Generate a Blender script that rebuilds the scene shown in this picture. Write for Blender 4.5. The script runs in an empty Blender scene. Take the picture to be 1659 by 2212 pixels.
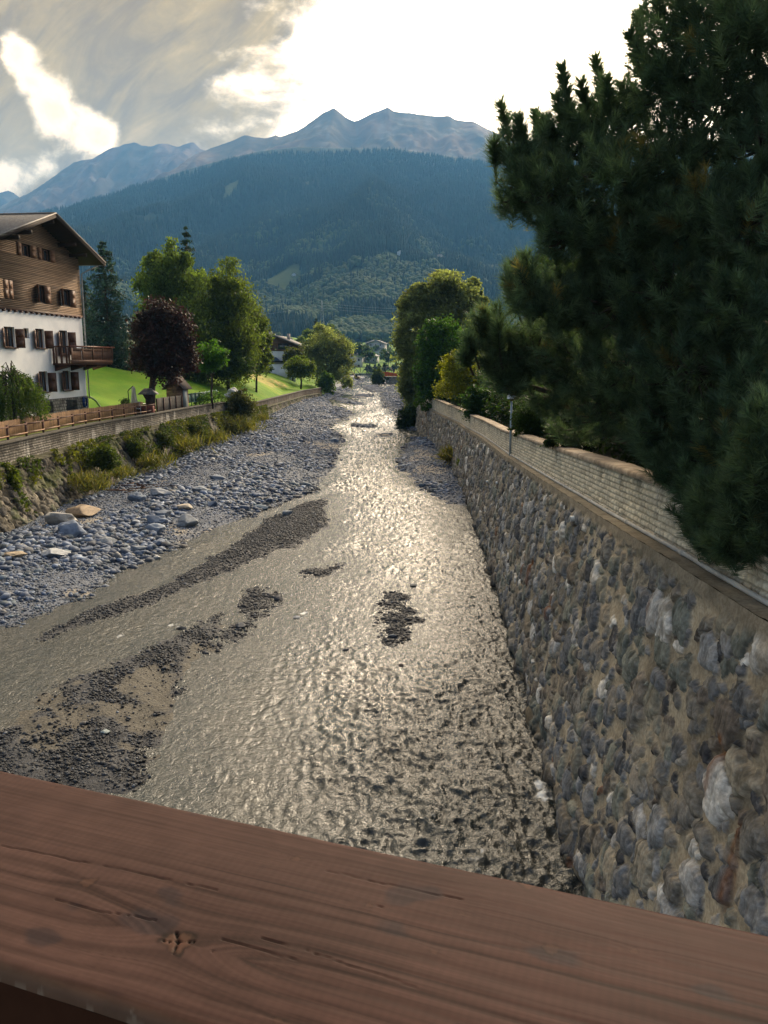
import bpy, math, random
import numpy as np
from mathutils import Vector, Matrix

SC = bpy.context.scene
COL = SC.collection
R = math.radians

# ------------------------------------------------------------------ camera
F_PX, CX, CY, CAM_H = 1750.0, 829.5, 1106.0, 8.0      # measured on a 1659 x 2212 copy of the photograph
PITCH = math.atan((1106 - 775) / F_PX)
cam_d = bpy.data.cameras.new('camera')
cam = bpy.data.objects.new('camera', cam_d)
COL.objects.link(cam)
cam.location = (0, 0, CAM_H)
cam.rotation_euler = (math.pi / 2 - PITCH, 0, 0)
cam_d.sensor_fit = 'VERTICAL'
cam_d.sensor_height = 36.0
cam_d.lens = F_PX / 2212 * 36.0
cam_d.clip_start = 0.05
cam_d.clip_end = 40000
SC.camera = cam

# ------------------------------------------------------------------ light and exposure
SC.view_settings.view_transform = 'Standard'
SC.view_settings.look = 'None'
SC.view_settings.gamma = 1.0
SC.view_settings.exposure = -0.12
SC.cycles.use_denoising = True
SC.cycles.max_bounces = 6
SC.cycles.diffuse_bounces = 3
SC.cycles.glossy_bounces = 3
SC.cycles.transmission_bounces = 4
SC.cycles.volume_bounces = 0
SC.cycles.transparent_max_bounces = 6
SC.cycles.sample_clamp_indirect = 6.0
SC.cycles.caustics_reflective = False
SC.cycles.caustics_refractive = False

SUN_AZ, SUN_EL = R(22), R(26)                     # azimuth to the right of the view axis (+Y)
sun_d = bpy.data.lights.new('sun', 'SUN')
sun_d.energy = 3.8
sun_d.angle = R(10)
sun_d.color = (1.0, 0.84, 0.62)
sun = bpy.data.objects.new('sun', sun_d)
COL.objects.link(sun)
sun.location = (200, 600, 400)
sdir = Vector((math.sin(SUN_AZ) * math.cos(SUN_EL), math.cos(SUN_AZ) * math.cos(SUN_EL), math.sin(SUN_EL)))
sun.rotation_euler = (-sdir).to_track_quat('-Z', 'Y').to_euler()

# pixel -> place helpers used to measure the photograph
_c, _s = math.cos(PITCH), math.sin(PITCH)
def ray(px, py):
    x = (px - CX) / F_PX; y = (CY - py) / F_PX
    return (x, _c + y * _s, -_s + y * _c)
def zw(Y):                                        # water level: the torrent climbs gently away from the bridge
    return 0.012 * np.maximum(0, np.asarray(Y, float) - 60) - 0.00001 * np.maximum(0, np.asarray(Y, float) - 60) ** 2 * 0.5
def G(px, py, z=0.0):
    r = ray(px, py); t = (z - CAM_H) / r[2]
    return Vector((r[0] * t, r[1] * t, z))
def GW(px, py, dz=0.0):                           # on the water surface
    z = 0.0
    for _ in range(12):
        p = G(px, py, z + dz); z = float(zw(p.y))
    return p
def D(px, py, Y):
    r = ray(px, py); t = Y / r[1]
    return Vector((r[0] * t, Y, CAM_H + r[2] * t))
def m_px(n, Y):                                   # n photo pixels at distance Y, in metres
    return n * Y / F_PX

# ------------------------------------------------------------------ node expression helper
class NX:
    def __init__(self, nt): self.nt = nt
    def node(self, t, **kw):
        n = self.nt.nodes.new(t)
        for k, v in kw.items(): setattr(n, k, v)
        return n
    def link(self, a, sock):
        if isinstance(a, (int, float)): sock.default_value = a
        elif isinstance(a, (tuple, list)):
            sock.default_value = tuple(a) + ((1.0,) if len(a) == 3 and len(sock.default_value) == 4 else ())
        else: self.nt.links.new(a, sock)
    def m(self, op, a, b=0.0, c=0.0, clamp=False):
        n = self.node('ShaderNodeMath', operation=op, use_clamp=clamp)
        self.link(a, n.inputs[0]); self.link(b, n.inputs[1])
        if len(n.inputs) > 2: self.link(c, n.inputs[2])
        return n.outputs[0]
    def add(self, a, b): return self.m('ADD', a, b)
    def sub(self, a, b): return self.m('SUBTRACT', a, b)
    def mul(self, a, b): return self.m('MULTIPLY', a, b)
    def div(self, a, b): return self.m('DIVIDE', a, b)
    def exp(self, a): return self.m('EXPONENT', a)
    def smooth(self, a, lo, hi, o0=0.0, o1=1.0):
        n = self.node('ShaderNodeMapRange', interpolation_type='SMOOTHSTEP')
        self.link(a, n.inputs[0])
        for i, v in enumerate((lo, hi, o0, o1)): self.link(v, n.inputs[i + 1])
        return n.outputs[0]
    def lin(self, a, lo, hi, o0=0.0, o1=1.0):
        n = self.node('ShaderNodeMapRange')
        self.link(a, n.inputs[0])
        for i, v in enumerate((lo, hi, o0, o1)): self.link(v, n.inputs[i + 1])
        return n.outputs[0]
    def mix(self, f, a, b, bt='MIX'):
        n = self.node('ShaderNodeMix', data_type='RGBA', blend_type=bt)
        self.link(f, n.inputs[0]); self.link(a, n.inputs[6]); self.link(b, n.inputs[7])
        return n.outputs[2]
    def xyz(self, v):
        n = self.node('ShaderNodeSeparateXYZ'); self.link(v, n.inputs[0]); return n.outputs
    def vec(self, x, y, z):
        n = self.node('ShaderNodeCombineXYZ')
        for i, a in enumerate((x, y, z)): self.link(a, n.inputs[i])
        return n.outputs[0]
    def noise(self, v, scale, detail=4.0, rough=0.55, dist=0.0, col=False):
        n = self.node('ShaderNodeTexNoise'); self.link(v, n.inputs['Vector'])
        n.inputs['Scale'].default_value = scale; n.inputs['Detail'].default_value = detail
        n.inputs['Roughness'].default_value = rough; n.inputs['Distortion'].default_value = dist
        return n.outputs['Color' if col else 'Fac']
    def scalev(self, v, s):
        n = self.node('ShaderNodeVectorMath', operation='MULTIPLY'); self.link(v, n.inputs[0]); n.inputs[1].default_value = s
        return n.outputs[0]
    def ramp(self, f, stops):
        n = self.node('ShaderNodeValToRGB'); self.link(f, n.inputs[0])
        cr = n.color_ramp
        while len(cr.elements) < len(stops): cr.elements.new(0.5)
        for e, (p, c) in zip(cr.elements, stops): e.position = p; e.color = tuple(c) + (1.0,)
        return n.outputs[0]

# ------------------------------------------------------------------ sky
world = bpy.data.worlds.new('World'); SC.world = world; world.use_nodes = True
nt = world.node_tree; nt.nodes.clear(); w = NX(nt)
tc = w.node('ShaderNodeTexCoord').outputs['Generated']
dx, dy, dz = w.xyz(tc)
ys = w.m('MAXIMUM', dy, 0.06)
u, v = w.div(dx, ys), w.div(dz, ys)
uv = w.vec(u, v, 0.0)
def UV(px, py): r = ray(px, py); return r[0] / r[1], r[2] / r[1]
# diagonal streaming structure of the cloud deck
cs, sn = math.cos(R(-38)), math.sin(R(-38))
ur = w.add(w.mul(u, cs), w.mul(v, -sn)); vr = w.add(w.mul(u, sn), w.mul(v, cs))
streak = w.noise(w.vec(w.mul(ur, 2.4), w.mul(vr, 6.5), 3.1), 2.6, 9.0, 0.60, 0.9)
puff = w.noise(w.vec(u, w.mul(v, 1.35), 7.7), 5.5, 7.0, 0.6, 0.35)
puff2 = w.noise(w.vec(u, w.mul(v, 1.3), 1.3), 14.0, 6.0, 0.6, 0.3)
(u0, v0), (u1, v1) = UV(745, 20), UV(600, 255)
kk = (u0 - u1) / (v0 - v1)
edge = w.sub(w.sub(w.add(w.mul(v, kk), u0 - kk * v0 + 0.060), w.mul(w.m('MAXIMUM', w.sub(v, 0.44), 0.0), 2.6)), u)                 # positive to the left of the cloud edge; unseen gap added overhead to brighten water
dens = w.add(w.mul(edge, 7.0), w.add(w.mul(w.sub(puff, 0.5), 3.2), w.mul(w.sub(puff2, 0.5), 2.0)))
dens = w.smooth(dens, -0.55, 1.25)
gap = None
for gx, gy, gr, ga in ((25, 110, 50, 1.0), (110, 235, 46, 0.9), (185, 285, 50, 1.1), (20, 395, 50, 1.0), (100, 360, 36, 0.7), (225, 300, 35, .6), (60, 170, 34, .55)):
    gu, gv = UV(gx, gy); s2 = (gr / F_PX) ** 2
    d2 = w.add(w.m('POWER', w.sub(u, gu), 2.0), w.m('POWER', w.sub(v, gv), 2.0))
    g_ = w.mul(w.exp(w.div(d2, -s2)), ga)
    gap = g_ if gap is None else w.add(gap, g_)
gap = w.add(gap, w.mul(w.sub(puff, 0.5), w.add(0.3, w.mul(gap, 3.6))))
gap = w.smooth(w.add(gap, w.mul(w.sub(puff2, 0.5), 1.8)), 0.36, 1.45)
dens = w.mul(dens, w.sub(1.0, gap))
# a few loose wisps in front of the bright part
wu, wv = UV(735, 190)
wd = w.add(w.m('POWER', w.mul(w.sub(u, wu), 1.6), 2.0), w.m('POWER', w.sub(v, wv), 2.0))
wisp = w.mul(w.exp(w.div(wd, -(60 / F_PX) ** 2)), w.smooth(w.noise(w.vec(w.mul(u, 2.2), v, 5.0), 12.0, 5.0, 0.6, 0.4), 0.42, 0.62))
dens = w.m('MAXIMUM', dens, w.mul(wisp, 0.55))
sunv = w.node('ShaderNodeVectorMath', operation='DOT_PRODUCT'); w.link(tc, sunv.inputs[0]); sunv.inputs[1].default_value = sdir
ca = sunv.outputs['Value']
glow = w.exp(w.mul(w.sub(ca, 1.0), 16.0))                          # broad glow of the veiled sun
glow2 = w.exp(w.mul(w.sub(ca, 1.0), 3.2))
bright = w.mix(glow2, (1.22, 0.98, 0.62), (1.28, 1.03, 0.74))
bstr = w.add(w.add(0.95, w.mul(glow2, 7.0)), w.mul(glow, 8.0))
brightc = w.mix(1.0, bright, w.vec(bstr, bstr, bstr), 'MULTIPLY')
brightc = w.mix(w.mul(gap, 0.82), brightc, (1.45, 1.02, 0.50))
cl_f = w.add(w.mul(streak, 0.75), w.mul(puff2, 0.25))
cloudc = w.ramp(cl_f, [(0.30, (0.46, 0.235, 0.012)), (0.44, (0.60, 0.325, 0.02)), (0.57, (0.88, 0.52, 0.07)), (0.76, (1.5, 0.93, 0.28))])
thin = w.smooth(dens, 0.95, 0.35)
cloudc = w.mix(w.mul(thin, 0.85), cloudc, (2.2, 1.50, 0.75))
front = w.mix(dens, brightc, cloudc)
sky = w.node('ShaderNodeTexSky', sky_type='NISHITA')
sky.sun_disc = False; sky.sun_elevation = SUN_EL; sky.sun_rotation = SUN_AZ
sky.altitude = 1200.0
nishita = w.mix(1.0, sky.outputs[0], (0.11, 0.11, 0.11), 'MULTIPLY')
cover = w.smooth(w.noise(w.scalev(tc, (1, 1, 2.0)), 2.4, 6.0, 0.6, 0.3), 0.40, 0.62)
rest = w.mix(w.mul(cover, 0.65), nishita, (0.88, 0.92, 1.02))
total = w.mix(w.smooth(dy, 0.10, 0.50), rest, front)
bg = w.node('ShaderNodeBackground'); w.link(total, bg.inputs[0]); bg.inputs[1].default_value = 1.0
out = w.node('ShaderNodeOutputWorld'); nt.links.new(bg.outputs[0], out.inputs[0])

# ------------------------------------------------------------------ numpy noise
def _h(ix, iy, iz, seed):
    h = (ix.astype(np.int64) * 374761393 + iy.astype(np.int64) * 668265263 + iz.astype(np.int64) * 1274126177 + seed * 974711) & 0xffffffff
    h = ((h ^ (h >> 13)) * 1274126177) & 0xffffffff
    h = ((h ^ (h >> 16)) * 2246822519) & 0xffffffff
    return ((h ^ (h >> 15)) & 0xffffff) / float(0x1000000)
def vn2(x, y, seed=0):
    x = np.asarray(x, float); y = np.asarray(y, float)
    ix = np.floor(x); iy = np.floor(y); fx = x - ix; fy = y - iy
    fx = fx * fx * (3 - 2 * fx); fy = fy * fy * (3 - 2 * fy); z = np.zeros_like(ix)
    a = _h(ix, iy, z, seed); b = _h(ix + 1, iy, z, seed); c = _h(ix, iy + 1, z, seed); d = _h(ix + 1, iy + 1, z, seed)
    return (a + (b - a) * fx) * (1 - fy) + (c + (d - c) * fx) * fy
def fbm2(x, y, o=4, seed=0, gain=0.5):
    s = 0; a = 1; t = 0
    for i in range(o):
        s = s + a * vn2(x * 2 ** i + 17.3 * i, y * 2 ** i - 9.1 * i, seed + i); t += a; a *= gain
    return s / t
def vn3(x, y, z, seed=0):
    ix = np.floor(x); iy = np.floor(y); iz = np.floor(z); fx = x - ix; fy = y - iy; fz = z - iz
    fx = fx * fx * (3 - 2 * fx); fy = fy * fy * (3 - 2 * fy); fz = fz * fz * (3 - 2 * fz)
    def pl(k):
        a = _h(ix, iy, iz + k, seed); b = _h(ix + 1, iy, iz + k, seed); c = _h(ix, iy + 1, iz + k, seed); d = _h(ix + 1, iy + 1, iz + k, seed)
        return (a + (b - a) * fx) * (1 - fy) + (c + (d - c) * fx) * fy
    return pl(0) * (1 - fz) + pl(1) * fz
def sst(x, a, b):
    t = np.clip((x - a) / (b - a), 0, 1); return t * t * (3 - 2 * t)

# ------------------------------------------------------------------ mesh helpers
class MB:
    """collects vertices, triangles, quads and vertex colours for ONE mesh"""
    def __init__(s): s.v = []; s.t = []; s.q = []; s.c = []; s.n = 0
    def add(s, V, T=None, Q=None, C=None):
        V = np.asarray(V, float).reshape(-1, 3)
        if T is not None and len(T): s.t.append(np.asarray(T, int).reshape(-1, 3) + s.n)
        if Q is not None and len(Q): s.q.append(np.asarray(Q, int).reshape(-1, 4) + s.n)
        if C is None: C = np.ones((len(V), 3))
        C = np.asarray(C, float)
        if C.ndim == 1: C = np.tile(C, (len(V), 1))
        s.v.append(V); s.c.append(C); s.n += len(V)
        return s
    def box(s, x0, x1, y0, y1, z0, z1, C=None):
        V = [(x, y, z) for x in (x0, x1) for y in (y0, y1) for z in (z0, z1)]
        Q = [(0, 1, 3, 2), (4, 6, 7, 5), (0, 4, 5, 1), (2, 3, 7, 6), (0, 2, 6, 4), (1, 5, 7, 3)]
        return s.add(V, None, Q, C)
    def obox(s, c, ax, ay, az, C=None):
        """box about c with half axes ax, ay, az"""
        c, ax, ay, az = (np.asarray(k, float) for k in (c, ax, ay, az))
        V = [c + i * ax + j * ay + k * az for i in (-1, 1) for j in (-1, 1) for k in (-1, 1)]
        Q = [(0, 1, 3, 2), (4, 6, 7, 5), (0, 4, 5, 1), (2, 3, 7, 6), (0, 2, 6, 4), (1, 5, 7, 3)]
        return s.add(V, None, Q, C)
    def bar(s, a, b, wd, ht, C=None, up=(0, 0, 1)):
        a, b, up = np.asarray(a, float), np.asarray(b, float), np.asarray(up, float)
        d = b - a; l = np.linalg.norm(d); d = d / l
        sx = np.cross(d, up); sx /= (np.linalg.norm(sx) + 1e-9); u_ = np.cross(sx, d)
        return s.obox((a + b) / 2, d * l / 2, sx * wd / 2, u_ * ht / 2, C)
    def tube(s, P, r, n=8, C=None, caps=True):
        P = np.asarray(P, float); m = len(P); r = np.broadcast_to(np.asarray(r, float), (m,))
        T = np.gradient(P, axis=0); T /= (np.linalg.norm(T, axis=1)[:, None] + 1e-12)
        ref = np.array([0, 0, 1.0]) if abs(T[:, 2]).mean() < .8 else np.array([1.0, 0, 0])
        A = np.cross(T, ref); A /= (np.linalg.norm(A, axis=1)[:, None] + 1e-12); B = np.cross(T, A)
        th = np.arange(n) / n * 2 * math.pi
        V = P[:, None] + r[:, None, None] * (A[:, None] * np.cos(th)[None, :, None] + B[:, None] * np.sin(th)[None, :, None])
        i = np.arange(m - 1)[:, None] * n; j = np.arange(n)[None]; k = (j + 1) % n
        Q = np.stack([i + j, i + k, i + n + k, i + n + j], -1).reshape(-1, 4)
        V = V.reshape(-1, 3); Tt = None
        if caps:
            V = np.vstack([V, P[:1], P[-1:]]); jj = np.arange(n); kk_ = (jj + 1) % n
            Tt = np.vstack([np.stack([np.full(n, m * n), kk_, jj], 1), np.stack([np.full(n, m * n + 1), (m - 1) * n + jj, (m - 1) * n + kk_], 1)])
        return s.add(V, Tt, Q, C)
    def lathe(s, prof, n=16, c=(0, 0, 0), C=None):
        prof = np.asarray(prof, float); m = len(prof); th = np.arange(n) / n * 2 * math.pi
        V = np.stack([prof[:, 0][:, None] * np.cos(th), prof[:, 0][:, None] * np.sin(th), np.repeat(prof[:, 1][:, None], n, 1)], -1).reshape(-1, 3) + np.asarray(c, float)
        i = np.arange(m - 1)[:, None] * n; j = np.arange(n)[None]; k = (j + 1) % n
        return s.add(V, None, np.stack([i + j, i + k, i + n + k, i + n + j], -1).reshape(-1, 4), C)
    def prism(s, poly, axis, a, b, C=None):
        """polygon in the two other axes, extruded along axis (0/1/2) from a to b"""
        n = len(poly); V = []
        for h in (a, b):
            for p in poly:
                q = list(p); q.insert(axis, h); V.append(q)
        Q = [(i, (i + 1) % n, n + (i + 1) % n, n + i) for i in range(n)]
        T = [(0, i + 1, i) for i in range(1, n - 1)] + [(n, n + i, n + i + 1) for i in range(1, n - 1)]
        return s.add(V, T, Q, C)
    def grid(s, V, C=None):
        """V: (m, n, 3) array of points"""
        m, n = V.shape[:2]; i = np.arange(m - 1)[:, None] * n; j = np.arange(n - 1)[None]
        Q = np.stack([i + j, i + j + 1, i + n + j + 1, i + n + j], -1).reshape(-1, 4)
        return s.add(V.reshape(-1, 3), None, Q, None if C is None else np.asarray(C).reshape(-1, 3))
    def build(s, name, m, parent=None, loc=None, smooth=False, rz=0.0):
        V = np.concatenate(s.v); C = np.concatenate(s.c)
        if loc is not None and parent is None and rz == 0.0: V = V - np.asarray(loc, float)
        T = np.concatenate(s.t) if s.t else np.zeros((0, 3), int); Q = np.concatenate(s.q) if s.q else np.zeros((0, 4), int)
        me = bpy.data.meshes.new(name)
        me.vertices.add(len(V)); me.vertices.foreach_set('co', V.astype(np.float32).ravel())
        nl = T.size + Q.size; me.loops.add(nl)
        me.loops.foreach_set('vertex_index', np.concatenate([T.ravel(), Q.ravel()]).astype(np.int32))
        npol = len(T) + len(Q); me.polygons.add(npol)
        st = np.concatenate([np.arange(len(T)) * 3, len(T) * 3 + np.arange(len(Q)) * 4]).astype(np.int32)
        me.polygons.foreach_set('loop_start', st)
        if smooth: me.polygons.foreach_set('use_smooth', np.ones(npol, bool))
        me.update(calc_edges=True)
        at = me.color_attributes.new('Col', 'FLOAT_COLOR', 'POINT')
        at.data.foreach_set('color', np.hstack([C, np.ones((len(C), 1))]).astype(np.float32).ravel())
        me.materials.append(m)
        o = bpy.data.objects.new(name, me); COL.objects.link(o)
        if parent is not None: o.parent = parent
        elif loc is not None: o.location = loc
        o.rotation_euler.z = rz
        return o
    def shifted(s, d):
        s.v = [V + np.asarray(d, float) for V in s.v]; return s

def tag(o, label=None, cat=None, group=None, kind=None):
    if label: o['label'] = label
    if cat: o['category'] = cat
    if group: o['group'] = group
    if kind: o['kind'] = kind
    return o
def thing(name, label, cat, loc=(0, 0, 0), rz=0.0, group=None):
    o = bpy.data.objects.new(name, None); COL.objects.link(o)
    o.location = loc; o.rotation_euler.z = rz; o.empty_display_size = 0.3
    return tag(o, label, cat, group)
def dup(root, loc=None, rz=None, label=None, group=None):
    r = root.copy(); COL.objects.link(r)
    if loc is not None: r.location = loc
    if rz is not None: r.rotation_euler.z = rz
    if label: r['label'] = label
    if group: r['group'] = group
    for ch in list(root.children):
        c = ch.copy(); COL.objects.link(c); c.parent = r
        for g in list(ch.children):
            d = g.copy(); COL.objects.link(d); d.parent = c
    return r

# ------------------------------------------------------------------ materials
def mat(name, col, rough=0.8, col2=None, scale=4.0, detail=4.0, stretch=(1, 1, 1), bump=0.0, bscale=None, attr=False, spec=0.3,
        transl=0.0, metal=0.0, contrast=(0.35, 0.65), tcol=None):
    mt = bpy.data.materials.new(name); mt.use_nodes = True
    nt = mt.node_tree; nt.nodes.clear(); x = NX(nt)
    p = x.node('ShaderNodeBsdfPrincipled')
    co = x.node('ShaderNodeTexCoord').outputs['Object']
    cv = x.scalev(co, stretch)
    if col2 is None: col2 = tuple(c * 0.72 for c in col)
    f = x.smooth(x.noise(cv, scale, detail, 0.6), contrast[0], contrast[1])
    c = x.mix(f, col, col2)
    if attr:
        a = x.node('ShaderNodeAttribute', attribute_name='Col').outputs['Color']
        c = x.mix(1.0, c, a, 'MULTIPLY')
    x.link(c, p.inputs['Base Color'])
    p.inputs['Roughness'].default_value = rough; p.inputs['Metallic'].default_value = metal
    p.inputs['Specular IOR Level'].default_value = spec
    if bump:
        b = x.node('ShaderNodeBump'); b.inputs['Strength'].default_value = 1.0; b.inputs['Distance'].default_value = bump
        x.link(x.noise(cv, bscale or scale * 4, 5.0, 0.6), b.inputs['Height'])
        nt.links.new(b.outputs[0], p.inputs['Normal'])
    o = x.node('ShaderNodeOutputMaterial')
    if transl:
        t = x.node('ShaderNodeBsdfTranslucent')
        x.link(x.mix(1.0, c, tcol or (1.25, 1.35, 0.6), 'MULTIPLY'), t.inputs[0])
        ms = x.node('ShaderNodeMixShader'); ms.inputs[0].default_value = transl
        nt.links.new(p.outputs[0], ms.inputs[1]); nt.links.new(t.outputs[0], ms.inputs[2]); nt.links.new(ms.outputs[0], o.inputs[0])
    else: nt.links.new(p.outputs[0], o.inputs[0])
    return mt
# ------------------------------------------------------------------ terrain, river, mountains
def zw(Y): return 1.0 * (1 - np.exp(-np.maximum(0, np.asarray(Y, float) - 60) / 80.0))

# haze -------------------------------------------------------------
hz = bpy.data.materials.new('air'); hz.use_nodes = True; hz.node_tree.nodes.clear(); x = NX(hz.node_tree)
pv = x.node('ShaderNodeVolumePrincipled'); ov = x.node('ShaderNodeOutputMaterial')
pv.inputs['Color'].default_value = (0.16, 0.46, 0.95, 1); pv.inputs['Density'].default_value = 1.12e-4
pv.inputs['Anisotropy'].default_value = 0.15
hz.node_tree.links.new(pv.outputs[0], ov.inputs['Volume'])
HB = MB().box(-6000, 6000, -150, 7700, -3.5, 1640)
tag(HB.build('haze', hz), kind='stuff')

def ridged(x, y, seed, o=4):
    s = 0; a = 1; t = 0
    for i in range(o):
        s = s + a * (1 - np.abs(2 * vn2(x * 1.9 ** i + 7 * i, y * 1.9 ** i, seed + i) - 1)); t += a; a *= .55
    return s / t
# plan of the two walls ---------------------------------------------
def Xrb(Y): return np.interp(Y, [2, 9.27, 11.15, 13.5, 17, 21.7, 29.7, 44.5, 59, 75, 90, 112], [2.62, 2.79, 2.92, 3.08, 3.3, 3.55, 4.02, 4.67, 4.9, 4.45, 3.5, 2.5])
def Zrl(Y): return np.interp(Y, [2, 7.5, 9.7, 14.6, 31.5, 53.5, 75, 90], [5.9, 5.6, 5.52, 5.2, 4.28, 3.5, 3.1, 3.2])
def Zrc(Y): return np.interp(Y, [2, 7.5, 14.6, 23.7, 35.2, 54.6, 68, 90], [6.9, 6.52, 6.1, 5.6, 5.0, 4.4, 4.25, 4.05])
BAT = 0.15
def Xrl(Y): return Xrb(Y) + BAT * Zrl(Y)
def Xrt(Y): return Xrl(Y) + 0.27                     # face of the upper block wall
def Xlw(Y): return np.interp(Y, [15, 30, 38.6, 50, 60, 71, 80, 97, 141, 153, 170], [-19.0, -18.6, -18.33, -18.2, -17.5, -16.8, -15.9, -15.1, -13.9, -12.2, -11])
def Zlt(Y): return np.interp(Y, [15, 50, 62, 80, 84, 97, 141, 153], [4.02, 4.02, 3.92, 3.8, 3.45, 2.95, 2.65, 2.6])

# signed distance to a polygon (positive inside) ------------------------
def sdist(P, X, Y):
    P = np.asarray(P, float); ins = np.zeros(X.shape, bool); dmin = np.full(X.shape, 1e9)
    for i in range(len(P)):
        (x0, y0), (x1, y1) = P[i], P[(i + 1) % len(P)]
        if y0 != y1:
            c = ((Y >= y0) != (Y >= y1)); xi = x0 + (Y - y0) / (y1 - y0) * (x1 - x0); ins ^= c & (X < xi)
        ex, ey = x1 - x0, y1 - y0; t = np.clip(((X - x0) * ex + (Y - y0) * ey) / (ex * ex + ey * ey + 1e-12), 0, 1)
        dmin = np.minimum(dmin, np.hypot(X - x0 - t * ex, Y - y0 - t * ey))
    return np.where(ins, dmin, -dmin)
def W2(pts): return [tuple(GW(*p)[:2]) for p in pts]
MAIN = W2([(-260, 1420), (0, 1361), (46, 1348), (93, 1324), (157, 1297), (218, 1264), (250, 1241), (343, 1199), (407, 1169), (463, 1139), (509, 1125), (579, 1100), (667, 1065), (704, 1027),
           (727, 990), (736, 953), (729, 939), (708, 921), (737, 909), (760, 896), (750, 886), (717, 876), (706, 866), (734, 853), (764, 834), (782, 824)]) + [(-8, 330), (-30, 330), (-20, 150), (-18.5, 60), (-19.5, 20)]
BARS = [  # polygon, top height, crest sharpness, colour kind
    (MAIN, 0.75, 'cobble'),
    (W2([(722, 1066), (704, 1084), (699, 1130), (685, 1153), (616, 1185), (532, 1218), (389, 1278), (296, 1315), (199, 1343), (93, 1382), (88, 1371), (185, 1320), (250, 1301), (370, 1260), (430, 1222), (509, 1176), (579, 1121), (648, 1093)]), 0.36, 'dark'),
    (W2([(481, 1324), (444, 1338), (393, 1366), (333, 1389), (241, 1431), (185, 1459), (130, 1482), (56, 1528), (0, 1584), (-140, 1660), (-60, 1790), (120, 1740), (296, 1705), (343, 1639), (347, 1598), (366, 1537), (393, 1486), (403, 1449),
         (440, 1426), (470, 1402), (455, 1385), (478, 1352)]), 0.16, 'sand'),
    (W2([(470, 1402), (491, 1394), (546, 1352), (560, 1335), (574, 1338), (590, 1318), (616, 1301), (611, 1287), (555, 1269), (530, 1275), (522, 1303), (535, 1318), (510, 1345), (478, 1370)]), 0.12, 'dark'),
    (W2([(641, 1236), (680, 1229), (736, 1219), (722, 1238), (671, 1247)]), 0.1, 'dark'),
    (W2([(831, 1283), (850, 1278), (879, 1287), (887, 1326), (913, 1337), (883, 1345), (880, 1375), (856, 1388), (836, 1390), (823, 1370), (818, 1345), (823, 1317)]), 0.10, 'dark'),
    (W2([(757, 857), (780, 851), (803, 852), (800, 857), (770, 860)]), 0.2, 'cobble'),
    (W2([(727, 858), (750, 861), (787, 872), (780, 875), (745, 871), (722, 864)]), 0.2, 'cobble'),
    (W2([(764, 914), (785, 916), (805, 921), (795, 924), (768, 922)]), 0.14, 'cobble'),
    (W2([(781, 834), (810, 832), (829, 843), (812, 848), (795, 843)]), 0.2, 'cobble'),
    (W2([(815, 937), (830, 936), (850, 940), (835, 943), (818, 942)]), 0.12, 'cobble'),
    (W2([(834, 838), (827, 850), (826, 859), (834, 878), (853, 896), (871, 915), (890, 931), (930, 930), (930, 900), (880, 850), (850, 833)]), 0.7, 'cobble'),
    (W2([(905, 945), (876, 968), (867, 990), (873, 1015), (900, 1042), (945, 1070), (985, 1090), (1018, 1096), (1040, 1060), (990, 990), (940, 950)]), 0.5, 'cobble'),
]
def bed_height(X, Y):
    """ground height of the river bed, and weights of its kinds of ground"""
    jit = (fbm2(X * 1.1, Y * 0.9, 4, 11) - 0.5) * (0.6 + 0.008 * Y)
    sf = np.clip(Y / 22.0, 0.35, 1.6)
    h = np.full(X.shape, -0.45); kinds = {k: np.zeros(X.shape) for k in ('cobble', 'dark', 'sand')}
    for P, top, kind in BARS:
        s = sdist(P, X, Y) + jit * sf * (0.55 if kind != 'cobble' else 0.8)
        if kind == 'cobble': hh = np.where(s > 0, top * (1 - np.exp(-s * 0.20 / max(top, .3))), np.maximum(-0.45, s * 0.22))
        else: hh = np.where(s > 0, top * (1 - np.exp(-s * 0.55)), np.maximum(-0.45, s * 0.16))
        up = hh > h; h = np.where(up, hh, h)
        for k in kinds: kinds[k] = np.where(up & (s > -1.0), 1.0 if k == kind else 0.0, kinds[k])
    h = h + (fbm2(X * 2.2, Y * 2.2, 4, 5) - .5) * .10 + (fbm2(X * .35, Y * .35, 3, 8) - .5) * .18 * kinds['cobble']
    return h + zw(Y), kinds
rows = [5.0]
while rows[-1] < 345: rows.append(rows[-1] + max(0.055, 0.0042 * rows[-1]))
rows = np.array(rows); cols = np.linspace(0, 1, 340)
XL = np.interp(rows, [0, 150, 200, 345], [-20.5, -17, -16, -26]); XR = np.interp(rows, [0, 60, 200, 345], [5.5, 6.2, 8, 6])
BX = XL[:, None] + (XR - XL)[:, None] * cols[None]; BY = np.repeat(rows[:, None], len(cols), 1)
BH, BK = bed_height(BX, BY)
terr = np.abs(((BX * 0.5 + BY * 0.25 + fbm2(BX * .7, BY * .7, 3, 3)) * 1.3) % 1 - .5)      # small washed-out steps in the sand
BH = BH + BK['sand'] * (terr - .25) * 0.07
n1 = fbm2(BX * 1.6, BY * 1.6, 4, 21); n2 = fbm2(BX * 9, BY * 9, 2, 31)
sandm = sst(fbm2(BX * .45 + 4, BY * .22, 3, 55), .50, .60)
CB = np.zeros(BX.shape + (3,)) + np.array((0.10, 0.095, 0.08))
cobc = np.array((0.105, 0.122, 0.155)) * (0.35 + 1.3 * n2)[..., None]
cobc = cobc + (np.array((0.30, 0.26, 0.20)) - cobc) * (sst(fbm2(BX * .3, BY * .3, 3, 77), .63, .70) * .7)[..., None]
drk = np.array((0.040, 0.043, 0.050)) * (0.6 + 0.8 * n2)[..., None]
snd = drk + (np.array((0.088, 0.080, 0.064)) - drk) * (sst(n1 + .35 * sandm, -.0 + .74, .86))[..., None]
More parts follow.
